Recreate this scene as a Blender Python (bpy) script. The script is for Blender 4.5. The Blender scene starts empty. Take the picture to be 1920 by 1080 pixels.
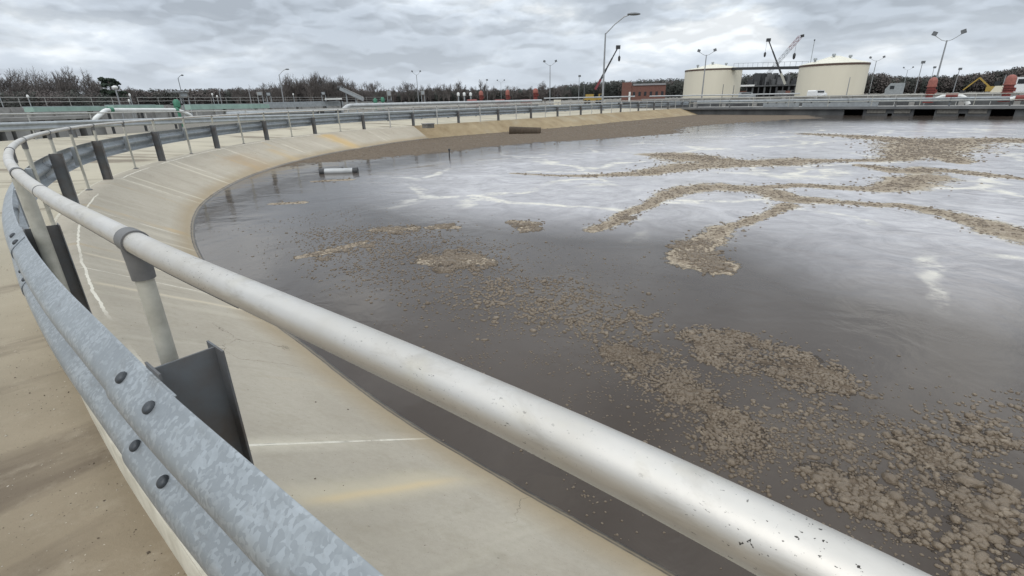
import bpy, math, random
import numpy as np
from mathutils import Vector, Matrix
random.seed(7); rng = np.random.default_rng(11)
S = bpy.context.scene
COL = S.collection
R = math.radians
# ------------------------------------------------------------------ camera (solved from the photograph)
F0, PITCH, ROLL, CH = 913.1, .3685, -.0215, 1.38
_F = np.array([0, math.cos(PITCH), -math.sin(PITCH)]); _U = np.array([0, math.sin(PITCH), math.cos(PITCH)]); _R = np.array([1., 0, 0])
_c, _s = math.cos(ROLL), math.sin(ROLL)
CR, CU, CF = _c*_R+_s*_U, -_s*_R+_c*_U, _F
def ray(x, y):
    return ((x-960)/F0)*CR-((y-540)/F0)*CU+CF
def onz(x, y, z):
    d = ray(x, y); t = (z-CH)/d[2]; return np.array([d[0]*t, d[1]*t, z])
def onD(x, y, D):
    d = ray(x, y); t = D/math.hypot(d[0], d[1]); return np.array([d[0]*t, d[1]*t, CH+d[2]*t])
def hor(x):
    lo, hi = 80., 320.
    for _ in range(40):
        m = (lo+hi)/2
        if ray(x, m)[2] > 0: lo = m
        else: hi = m
    return lo
def plan(x, D): return onD(x, hor(x), D)[:2]
def zat(x, y, D): return onD(x, y, D)[2]
def project(P):
    P = np.atleast_2d(P)-np.array([0, 0, CH]); w = P@CF
    return 960+F0*(P@CR)/w, 540-F0*(P@CU)/w, w
cam = bpy.data.cameras.new('camera'); co = bpy.data.objects.new('camera', cam); COL.objects.link(co)
cam.sensor_width = 36; cam.lens = F0/1920*36; cam.clip_start = .02; cam.clip_end = 6000
m = Matrix.Identity(4)
for i in range(3): m[i][0], m[i][1], m[i][2] = CR[i], CU[i], -CF[i]
m[2][3] = CH; co.matrix_world = m; S.camera = co

# ------------------------------------------------------------------ materials
class NT:
    def __init__(s, name):
        s.m = bpy.data.materials.new(name); s.m.use_nodes = True; s.t = s.m.node_tree; s.N = s.t.nodes; s.L = s.t.links
        s.b = s.N['Principled BSDF']; s.out = s.N['Material Output']
    def n(s, typ, **k):
        nd = s.N.new(typ)
        for a, v in k.items():
            if a.startswith('i_'):
                key = a[2:]; nd.inputs[int(key) if key.isdigit() else key.replace('_', ' ')].default_value = v
            else: setattr(nd, a, v)
        return nd
    def l(s, a, b): s.L.new(a, b)
    def coord(s, kind='Object', scale=(1, 1, 1)):
        if kind == 'World': o = s.n('ShaderNodeNewGeometry').outputs['Position']
        else: o = s.n('ShaderNodeTexCoord').outputs[kind]
        mp = s.n('ShaderNodeMapping'); mp.inputs['Scale'].default_value = scale; s.l(o, mp.inputs[0]); return mp.outputs[0]
    def noise(s, v, scale, detail=4, rough=.55, dist=0):
        nd = s.n('ShaderNodeTexNoise', i_Scale=scale, i_Detail=detail, i_Roughness=rough, i_Distortion=dist); s.l(v, nd.inputs['Vector']); return nd.outputs[0]
    def ramp(s, f, stops):
        r = s.n('ShaderNodeValToRGB'); e = r.color_ramp.elements
        while len(e) < len(stops): e.new(.5)
        for k, (p, c) in zip(e, stops):
            k.position = p; k.color = (c, c, c, 1) if isinstance(c, (int, float)) else (*c, 1)
        s.l(f, r.inputs[0]); return r.outputs[0]
    def mix(s, f, a, b, mode='MIX'):
        x = s.n('ShaderNodeMix', data_type='RGBA', blend_type=mode)
        for sock, val in ((x.inputs[0], f), (x.inputs[6], a), (x.inputs[7], b)):
            if hasattr(val, 'is_linked') or hasattr(val, 'links'): s.l(val, sock)
            elif isinstance(val, (int, float)): sock.default_value = val
            else: sock.default_value = (*val, 1)
        return x.outputs[2]
    def math(s, op, a, b=0., c=0., clamp=False):
        x = s.n('ShaderNodeMath', operation=op, use_clamp=clamp)
        for i, val in enumerate((a, b, c)):
            if hasattr(val, 'links'): s.l(val, x.inputs[i])
            else: x.inputs[i].default_value = val
        return x.outputs[0]
    def bump(s, h, strength=.3, dist=.01, prev=None):
        b = s.n('ShaderNodeBump', i_Strength=strength, i_Distance=dist); s.l(h, b.inputs['Height'])
        if prev: s.l(prev, b.inputs['Normal'])
        s.l(b.outputs[0], s.b.inputs['Normal']); return b.outputs[0]
    def set(s, color=None, rough=None, metal=None, spec=None):
        for key, val in (('Base Color', color), ('Roughness', rough), ('Metallic', metal), ('Specular IOR Level', spec)):
            if val is None: continue
            if hasattr(val, 'links'): s.l(val, s.b.inputs[key])
            elif isinstance(val, tuple): s.b.inputs[key].default_value = (*val, 1)
            else: s.b.inputs[key].default_value = val
        return s.m
def simple(name, c, rough=.7, metal=0., var=.25, scale=3., c2=None, bump=0., stretch=(1, 1, 1)):
    t = NT(name); v = t.coord('Object', stretch)
    n = t.noise(v, scale, 6, .6)
    c2 = c2 or tuple(x*(1-var) for x in c)
    col = t.mix(t.ramp(n, [(.35, 0.), (.68, 1.)]), c, c2)
    if bump: t.bump(t.noise(v, scale*8, 4), bump, .01)
    return t.set(col, rough, metal)
M = {}
M['steel_dark'] = simple('weathered_post_steel', (.135, .150, .165), .6, .2, .35, 5, (.115, .10, .088), .15)
M['fitting'] = simple('grey_fitting', (.16, .16, .16), .55, .2, .2, 30)
M['post'] = simple('dull_aluminium_post', (.50, .49, .43), .5, .15, .3, 14, (.36, .35, .30), .05)
M['post_far'] = simple('far_post_paint', (.50, .50, .48), .55, .1, .25, 8)
M['bolt'] = simple('dark_bolt', (.07, .078, .088), .5, .4, .3, 60)
M['tank'] = simple('cream_tank_paint', (.70, .655, .535), .6, 0, .07, .25, (.655, .612, .50), 0, (1, 1, .15))
M['tank_roof'] = simple('pale_tank_roof', (.68, .66, .56), .6, 0, .1, .5)
M['brown'] = simple('brown_rim', (.10, .06, .045), .6)
M['dark'] = simple('dark_metal', (.045, .047, .05), .6)
M['black'] = simple('shade_black', (.012, .012, .014), .7)  # black that stands in for the shade deep inside openings
M['galv_far'] = simple('galvanised_far', (.36, .385, .40), .5, .3, .25, 3)
M['pipe_white'] = simple('white_pipe_paint', (.72, .73, .71), .5, 0, .12, 2)
M['pipe_grey'] = simple('weathered_grey_pipe', (.50, .515, .52), .5, .1, .25, 2)
M['pipe_green'] = simple('pale_green_pipe', (.33, .47, .41), .55, 0, .25, 1.2)
M['green'] = simple('green_valve_paint', (.05, .21, .13), .5)
M['concrete_far'] = simple('grey_concrete_wall', (.34, .335, .32), .85, 0, .35, .8, (.20, .195, .185))
M['concrete_wet'] = simple('stained_dark_concrete', (.12, .125, .125), .8, 0, .5, .5, (.045, .046, .05), 0, (1, 1, .35))
M['red'] = simple('faded_red_paint', (.21, .045, .036), .6, 0, .35, 2)
M['red_pale'] = simple('pale_red_paint', (.33, .115, .088), .65, 0, .3, 3)  # paler red of the pump hoods and pipe drops
M['brick'] = simple('red_brick', (.19, .092, .072), .85, 0, .3, 2.5)
M['roof_grey'] = simple('grey_roof', (.30, .30, .31), .6)
M['yellow'] = simple('yellow_machine_paint', (.40, .27, .06), .5)
M['crane_red'] = simple('crane_red_paint', (.22, .05, .06), .55)
M['glass'] = simple('dark_glass', (.02, .024, .028), .12)
M['white_car'] = simple('white_paint', (.75, .76, .76), .35, 0, .05)
M['rubber'] = simple('tyre_rubber', (.02, .02, .02), .85)
M['lamp'] = simple('lamp_housing', (.17, .18, .19), .5, .3)
M['pole'] = simple('light_pole_metal', (.34, .35, .36), .45, .5, .2, 2)
M['bark'] = simple('grey_brown_bark', (.12, .105, .096), .95, 0, .35, 1.5)
M['twig'] = simple('winter_twigs', (.125, .110, .102), .95, 0, .4, .8, (.09, .08, .076))
M['needles'] = simple('pine_needles', (.036, .056, .034), .9, 0, .45, .6, (.02, .034, .022))
M['needles_far'] = simple('far_pine_needles', (.080, .086, .074), .95, 0, .4, .1, (.058, .064, .058))
M['brush'] = simple('far_brown_brush', (.135, .115, .106), .95, 0, .35, .12, (.10, .088, .085))  # brown lightened in place of slight haze over the far woods
M['orange'] = simple('faded_orange', (.5, .17, .09), .6)
M['grime_box'] = simple('dirty_concrete_box', (.20, .19, .17), .9, 0, .4, 5)

def leafy(m):
    t = m.node_tree; g = t.nodes.new('ShaderNodeNewGeometry'); a = t.nodes.new('ShaderNodeVectorMath'); a.operation = 'MULTIPLY_ADD'; a.inputs[1].default_value = (.35, .35, .35); a.inputs[2].default_value = (0, 0, .55)
    n = t.nodes.new('ShaderNodeVectorMath'); n.operation = 'NORMALIZE'; t.links.new(g.outputs['Normal'], a.inputs[0]); t.links.new(a.outputs[0], n.inputs[0]); t.links.new(n.outputs[0], t.nodes['Principled BSDF'].inputs['Normal'])
for k_ in ('needles', 'needles_far', 'brush'): leafy(M[k_])
def mat_rail():
    t = NT('worn_aluminium_rail'); v = t.coord('World')
    n = t.noise(v, 5, 5, .6); fine = t.noise(v, 160, 3, .6)
    col = t.mix(t.ramp(n, [(.35, 0.), (.75, 1.)]), (.64, .62, .585), (.53, .505, .46))
    spk = t.ramp(t.noise(v, 190, 3, .7, .5), [(.665, 0.), (.70, 1.)])
    zone = t.ramp(t.noise(v, 3.2, 2), [(.47, 0.), (.60, 1.)])
    sc = t.ramp(t.noise(t.coord('World', (130, 130, 420)), 1., 3, .6), [(.675, 0.), (.69, 1.)])
    dirt = t.math('MULTIPLY', t.math('MAXIMUM', spk, sc), zone, clamp=True)
    gr = t.ramp(t.noise(t.coord('World', (7, 7, 40)), 1., 6, .7, .5), [(.52, 0.), (.70, .45)]); col = t.mix(gr, col, (.33, .30, .25))
    yel = t.ramp(t.noise(v, 9, 4), [(.58, 0.), (.75, .35)])
    col = t.mix(yel, col, (.60, .55, .40)); col = t.mix(dirt, col, (.06, .055, .05))
    t.bump(t.math('ADD', t.math('MULTIPLY', fine, .4), t.math('MULTIPLY', dirt, -1.)), .12, .002)
    return t.set(col, t.ramp(n, [(.3, .42), (.8, .58)]), .84)
M['rail'] = mat_rail()
def mat_galv():
    t = NT('galvanised_steel_spangle'); v = t.coord('World')
    w = t.n('ShaderNodeVectorMath', operation='ADD'); nz = t.n('ShaderNodeTexNoise', i_Scale=22., i_Detail=3.)
    t.l(v, nz.inputs['Vector'])
    sc = t.n('ShaderNodeVectorMath', operation='SCALE'); t.l(nz.outputs['Color'], sc.inputs[0]); sc.inputs['Scale'].default_value = .035
    t.l(v, w.inputs[0]); t.l(sc.outputs[0], w.inputs[1])
    vo = t.n('ShaderNodeTexVoronoi', i_Scale=92.); t.l(w.outputs[0], vo.inputs['Vector'])
    sp = t.n('ShaderNodeSeparateColor'); t.l(vo.outputs['Color'], sp.inputs[0])
    big = t.noise(v, 7, 4, .6)
    sel = t.math('ADD', t.math('MULTIPLY', sp.outputs[0], .36), t.math('MULTIPLY', big, .86))
    patch = t.ramp(sel, [(.60, 0.), (.68, .45), (.90, .9)])
    base = t.mix(t.ramp(t.noise(v, 2.3, 4), [(.3, 0.), (.7, 1.)]), (.255, .28, .30), (.315, .342, .358))
    col = t.mix(patch, base, (.42, .455, .48))
    run = t.ramp(t.noise(t.coord('World', (26, 26, 3)), 1., 4), [(.55, 0.), (.75, .5)])
    col = t.mix(run, col, (.37, .40, .415))
    col = t.mix(t.ramp(t.noise(t.coord('World', (9, 9, 30)), 1., 5, .7), [(.56, 0.), (.72, .5)]), col, (.17, .165, .15))
    col = t.mix(t.ramp(t.noise(v, 130, 3, .7), [(.68, 0.), (.73, .7)]), col, (.13, .12, .11))
    t.bump(t.noise(v, 60, 3), .06, .003)
    return t.set(col, t.ramp(sel, [(.4, .50), (.8, .38)]), .5)
M['galv'] = mat_galv()

def mat_slope():
    t = NT('stained_concrete_liner'); uv = t.n('ShaderNodeUVMap').outputs[0]
    sp = t.n('ShaderNodeSeparateXYZ'); t.l(uv, sp.inputs[0]); s_, v_ = sp.outputs[0], sp.outputs[1]
    W = t.coord('World')
    def uvn(a, b, scale, d=4, r=.6, dist=0):
        mp = t.n('ShaderNodeMapping'); mp.inputs['Scale'].default_value = (a, b, 1); t.l(uv, mp.inputs[0]); return t.noise(mp.outputs[0], scale, d, r, dist)
    col = t.mix(t.ramp(t.noise(W, 1.1, 6, .6), [(.3, 0.), (.7, 1.)]), (.385, .342, .274), (.462, .418, .342))
    col = t.mix(t.ramp(t.noise(W, 26, 5, .7), [(.35, .0), (.75, .35)]), col, (.29, .262, .205))
    # downhill drag marks
    col = t.mix(t.ramp(uvn(2.4, .35, 1., 5), [(.55, 0.), (.70, .45)]), col, (.55, .505, .405))
    col = t.mix(t.ramp(uvn(3.4, .5, 1.3, 4), [(.60, 0.), (.72, .40)]), col, (.28, .258, .205))
    # dark long lines across the slope from the finishing broom
    col = t.mix(t.ramp(uvn(.5, 9., 1., 4), [(.62, 0.), (.72, .25)]), col, (.31, .285, .23))
    # rust coloured bleeding spots
    rs = t.math('MULTIPLY', t.ramp(uvn(1.0, .25, 1., 3), [(.60, 0.), (.70, .75)]), t.ramp(t.noise(W, 2.2, 3), [(.40, .2), (.6, 1.)]))
    col = t.mix(rs, col, (.52, .36, .17))
    # joints with pale sealant every panel
    fr = t.math('ABSOLUTE', t.math('SUBTRACT', t.math('FRACT', t.math('ADD', t.math('DIVIDE', t.math('SUBTRACT', s_, JOINT[0]), 3.81), .5)), .5))
    wob = t.math('MULTIPLY', t.math('SUBTRACT', uvn(.1, 1.6, 1.6, 5), .5), .010)
    fr2 = t.math('ADD', fr, wob)
    seal = t.math('MULTIPLY', t.math('LESS_THAN', fr2, t.math('MULTIPLY', uvn(.3, 4., 3., 4), .0052)), t.ramp(uvn(.3, 9, 1., 3), [(.35, .2), (.5, 1.)]))
    halo = t.ramp(t.math('MULTIPLY', fr, 3.81), [(.0, .85), (.12, 0.)])
    col = t.mix(t.math('MULTIPLY', halo, t.ramp(uvn(1.2, .6, 2.), [(.42, 0.), (.62, 1.)])), col, (.62, .57, .455))
    col = t.mix(seal, col, (.72, .68, .58))
    crack = t.math('MULTIPLY', t.math('LESS_THAN', t.math('ABSOLUTE', t.math('SUBTRACT', fr2, .0019)), .0005), t.ramp(uvn(.3, 3., 2., 3), [(.5, 0.), (.58, .8)])); col = t.mix(crack, col, (.09, .08, .07))
    # seam between lip and slope
    ln = t.math('ABSOLUTE', t.math('ADD', t.math('SUBTRACT', v_, 0.0), t.math('MULTIPLY', t.math('SUBTRACT', uvn(1.2, .1, 2., 4), .5), .05)))
    lm = t.math('MULTIPLY', t.math('LESS_THAN', ln, t.math('MULTIPLY', uvn(3, 1, 3., 3), .016)), t.ramp(uvn(.22, .1, 1., 2), [(.44, 0.), (.50, 1.)]))
    col = t.mix(lm, col, (.74, .70, .60))
    lip = t.ramp(v_, [(.0, 1.), (.02, 0.)])
    # mud and iron stain along the waterline, then wet black edge
    wl = t.math('ADD', v_, t.math('MULTIPLY', t.math('SUBTRACT', uvn(1.1, .3, 1.5, 5), .5), .14))
    col = t.mix(t.ramp(wl, [(.72, 0.), (.95, .8)]), col, (.30, .225, .125))
    col = t.mix(t.ramp(wl, [(.985, 0.), (.999, .0)]), col, (.028, .024, .020))
    dk = t.math('ADD', v_, t.math('MULTIPLY', t.math('SUBTRACT', uvn(3., .3, 2., 4), .5), .02))
    col = t.mix(t.ramp(dk, [(.950, 0.), (.957, .85), (.966, .85), (.970, .25), (.985, .9), (1., 1.)]), col, (.026, .022, .019))
    vc = t.n('ShaderNodeTexVoronoi', feature='DISTANCE_TO_EDGE', i_Scale=.8); mw = t.n('ShaderNodeVectorMath', operation='ADD'); nw = t.n('ShaderNodeTexNoise', i_Scale=3., i_Detail=6.); t.l(W, nw.inputs['Vector'])
    sw = t.n('ShaderNodeVectorMath', operation='SCALE', i_Scale=.35); t.l(nw.outputs['Color'], sw.inputs[0]); t.l(W, mw.inputs[0]); t.l(sw.outputs[0], mw.inputs[1]); t.l(mw.outputs[0], vc.inputs['Vector'])
    ck = t.math('MULTIPLY', t.math('LESS_THAN', vc.outputs['Distance'], .0022), t.ramp(t.noise(W, .9, 3), [(.52, 0.), (.58, .75)])); col = t.mix(ck, col, (.15, .125, .09))
    spk = t.ramp(t.noise(W, 70, 3, .7), [(.68, 0.), (.72, .8)])
    col = t.mix(spk, col, (.10, .085, .065))
    col = t.mix(t.ramp(t.noise(W, 230, 3, .75), [(.58, 0.), (.72, .55)]), col, (.22, .195, .15))
    col = t.mix(t.ramp(t.noise(W, 6., 6, .75), [(.50, 0.), (.70, .35)]), col, (.30, .262, .19))
    for s0, w0, va, vb, k0, c0 in STAINS:
        g = t.math('DIVIDE', t.math('ADD', t.math('SUBTRACT', s_, s0), t.math('MULTIPLY', t.math('SUBTRACT', uvn(.5, 2., 2., 4), .5), w0*1.6)), w0)
        g = t.math('POWER', 2.718, t.math('MULTIPLY', t.math('MULTIPLY', g, g), -1.))
        vm = t.ramp(v_, [(max(va-.12, 0.), 0.), (va, 1.), (vb, 1.), (min(vb+.25, 1.), 0.)])
        col = t.mix(t.math('MULTIPLY', t.math('MULTIPLY', g, vm), k0), col, c0)
    b = t.bump(t.noise(W, 55, 6, .65), .25, .006)
    t.bump(t.math('MULTIPLY', seal, 1.), .5, .006, b)
    return t.set(col, t.ramp(wl, [(.9, .9), (.97, .35)]))
STAINS = []; JOINT = [0.]
M['slope'] = None
def mat_deck():
    t = NT('dirty_road_concrete'); W = t.coord('World'); uv = t.n('ShaderNodeUVMap').outputs[0]
    mp = t.n('ShaderNodeMapping'); mp.inputs['Scale'].default_value = (.9, .16, 1); t.l(uv, mp.inputs[0])
    st = t.noise(mp.outputs[0], 1.3, 5, .6)
    dist = t.n('ShaderNodeVectorMath', operation='LENGTH'); t.l(W, dist.inputs[0])
    near = t.ramp(t.math('DIVIDE', dist.outputs['Value'], 14.), [(.12, 1.), (.75, 0.)])
    far = t.mix(t.ramp(t.noise(W, .35, 5), [(.35, 0.), (.65, 1.)]), (.455, .415, .32), (.385, .352, .275))
    mud = t.mix(t.ramp(t.noise(W, 1.4, 6, .62), [(.35, 0.), (.65, 1.)]), (.275, .222, .152), (.215, .170, .112))
    col = t.mix(near, far, mud)
    col = t.mix(t.ramp(st, [(.54, 0.), (.64, .8)]), col, (.13, .10, .07))
    col = t.mix(t.ramp(t.noise(W, 5, 6, .7), [(.52, 0.), (.72, .45)]), col, (.37, .32, .24))
    col = t.mix(t.ramp(t.noise(W, 60, 3, .75), [(.68, 0.), (.72, .8)]), col, (.08, .065, .05))
    col = t.mix(t.ramp(t.noise(W, 38, 2, .7), [(.72, 0.), (.75, .8)]), col, (.55, .5, .42))
    t.bump(t.noise(W, 45, 6, .7), .35, .008)
    return t.set(col, .92)
M['deck'] = mat_deck()
M['kerb'] = simple('pale_kerb_face', (.56, .53, .44), .85, 0, .3, 7, (.42, .39, .31), .2)
M['ground'] = simple('gravel_ground', (.19, .175, .15), .95, 0, .4, .05, (.14, .132, .11))
def mat_bank():
    t = NT('dormant_grass_bank'); W = t.coord('World')
    col = t.mix(t.ramp(t.noise(W, .9, 6, .65), [(.35, 0.), (.65, 1.)]), (.36, .288, .178), (.25, .185, .105))
    col = t.mix(t.ramp(t.noise(W, .45, 4), [(.55, 0.), (.7, .8)]), col, (.40, .35, .25))
    col = t.mix(t.ramp(t.noise(W, 12, 5, .7), [(.55, 0.), (.72, .6)]), col, (.13, .09, .05))
    t.bump(t.noise(W, 14, 5, .7), .8, .06)
    return t.set(col, .95)
M['bank'] = mat_bank()
def mat_foam():
    t = NT('brown_scum_foam'); W = t.coord('World')
    n = t.noise(W, 1.1, 4, .6)
    col = t.mix(t.ramp(n, [(.3, 0.), (.7, 1.)]), (.190, .148, .102), (.130, .098, .066))
    vo = t.n('ShaderNodeTexVoronoi', i_Scale=150.); t.l(W, vo.inputs['Vector'])
    col = t.mix(t.ramp(vo.outputs['Distance'], [(.25, .0), (.6, .5)]), col, (.10, .072, .045))
    col = t.mix(t.ramp(t.noise(W, 14, 3), [(.55, 0.), (.72, .55)]), col, (.29, .235, .17))
    t.bump(t.math('ADD', t.math('MULTIPLY', vo.outputs['Distance'], -.5), t.noise(W, 60, 4)), .5, .006)
    return t.set(col, .42, None, .5)
M['foam'] = mat_foam()
def mat_water():
    t = NT('sludge_water'); W = t.coord('World')
    at = t.n('ShaderNodeAttribute', attribute_name='cover'); sp = t.n('ShaderNodeSeparateColor'); t.l(at.outputs['Color'], sp.inputs[0])
    scum, film, dots = sp.outputs
    # water body
    n1 = t.noise(t.coord('World', (1, 1, 1)), .5, 5, .6, .6)
    body = t.mix(t.ramp(n1, [(.35, 0.), (.7, 1.)]), (.055, .043, .034), (.082, .067, .055))
    milky_sheen = t.mix(t.ramp(t.noise(W, 1.1, 7, .7, 1.6), [(.38, 0.), (.66, 1.)]), (.335, .322, .33), (.52, .505, .512))  # whitish film, with sky reflection of the far water also put into its colour
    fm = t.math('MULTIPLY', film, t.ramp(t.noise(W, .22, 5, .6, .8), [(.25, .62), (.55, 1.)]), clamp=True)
    col = t.mix(fm, body, milky_sheen)
    # thin pale foam lines on the churning part
    wv = t.n('ShaderNodeVectorMath', operation='ADD'); nz = t.n('ShaderNodeTexNoise', i_Scale=.45, i_Detail=5.); t.l(W, nz.inputs['Vector'])
    sc = t.n('ShaderNodeVectorMath', operation='SCALE', i_Scale=2.6); t.l(nz.outputs['Color'], sc.inputs[0]); t.l(W, wv.inputs[0]); t.l(sc.outputs[0], wv.inputs[1])
    vo = t.n('ShaderNodeTexVoronoi', feature='DISTANCE_TO_EDGE', i_Scale=.24); t.l(wv.outputs[0], vo.inputs['Vector'])
    gate = t.ramp(t.noise(W, .33, 3), [(.44, 0.), (.52, 1.)])
    wl = t.math('MULTIPLY', t.math('MULTIPLY', t.ramp(vo.outputs['Distance'], [(.014, 1.), (.045, 0.)]), gate), film)
    wl = t.math('MULTIPLY', wl, t.ramp(t.noise(W, 3.2, 4, .7), [(.38, 0.), (.55, 1.)]))
    col = t.mix(wl, col, (.72, .68, .58))
    # scum mats: mask breaks up at the edges
    br = t.noise(W, 1.7, 6, .72, .4)
    br2 = t.noise(W, 9., 4, .7)
    e = t.math('ADD', scum, t.math('ADD', t.math('MULTIPLY', t.math('SUBTRACT', br, .5), 1.35), t.math('MULTIPLY', t.math('SUBTRACT', br2, .5), .7)))
    sm = t.ramp(e, [(.46, 0.), (.54, 1.)])
    scol = t.mix(t.ramp(t.noise(W, 2.6, 5, .7), [(.35, 0.), (.65, 1.)]), (.40, .345, .275), (.27, .222, .17))
    scol = t.mix(t.math('SUBTRACT', 1., t.ramp(e, [(.5, 0.), (.75, 1.)])), scol, (.50, .43, .33))
    scol = t.mix(t.ramp(t.noise(W, 18., 3, .8), [(.42, 0.), (.6, .7)]), scol, (.15, .115, .08))
    scol = t.mix(t.ramp(t.noise(W, 25., 2, .8), [(.58, 0.), (.68, .7)]), scol, (.56, .49, .38))
    scol = t.mix(dots, scol, t.mix(t.ramp(br2, [(.4, 0.), (.6, 1.)]), (.175, .140, .105), (.118, .092, .068)))
    fr_ = t.math('MULTIPLY', t.ramp(t.math('ADD', scum, t.math('MULTIPLY', t.math('SUBTRACT', br, .5), 1.1)), [(.20, 0.), (.40, .8), (.52, .8), (.7, 0.)]), t.ramp(t.noise(W, 5., 4, .7), [(.45, 0.), (.62, 1.)]))
    fr_ = t.math('MULTIPLY', fr_, t.math('SUBTRACT', 1., dots)); fr_ = t.math('MULTIPLY', fr_, film)
    col = t.mix(sm, col, scol); col = t.mix(fr_, col, (.58, .53, .44))
    h = t.math('ADD', t.math('MULTIPLY', t.noise(W, 8., 5, .7), .8), t.math('MULTIPLY', t.noise(W, 22., 3), .4))
    b1 = t.n('ShaderNodeBump', i_Strength=.9, i_Distance=.05); t.l(t.math('MULTIPLY', h, sm), b1.inputs['Height'])
    rip = t.math('ADD', t.noise(t.coord('World', (1, 1, 1)), .75, 3, .5, .8), t.math('MULTIPLY', t.noise(W, 3.2, 4, .6, .5), .25))
    amp = t.math('MULTIPLY', rip, t.math('ADD', .30, t.math('MULTIPLY', film, 1.1)))
    b2 = t.n('ShaderNodeBump', i_Strength=.55, i_Distance=.10); t.l(amp, b2.inputs['Height']); t.l(b1.outputs[0], b2.inputs['Normal'])
    t.l(b2.outputs[0], t.b.inputs['Normal'])
    ro = t.mix(sm, t.mix(film, (.10, .10, .10), (.22, .22, .22)), (.85, .85, .85))
    t.set(col, ro); t.b.inputs['IOR'].default_value = 1.33
    t.l(t.math('SUBTRACT', .5, t.math('MULTIPLY', sm, .3)), t.b.inputs['Specular IOR Level'])
    return t.m
M['water'] = mat_water()

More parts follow.
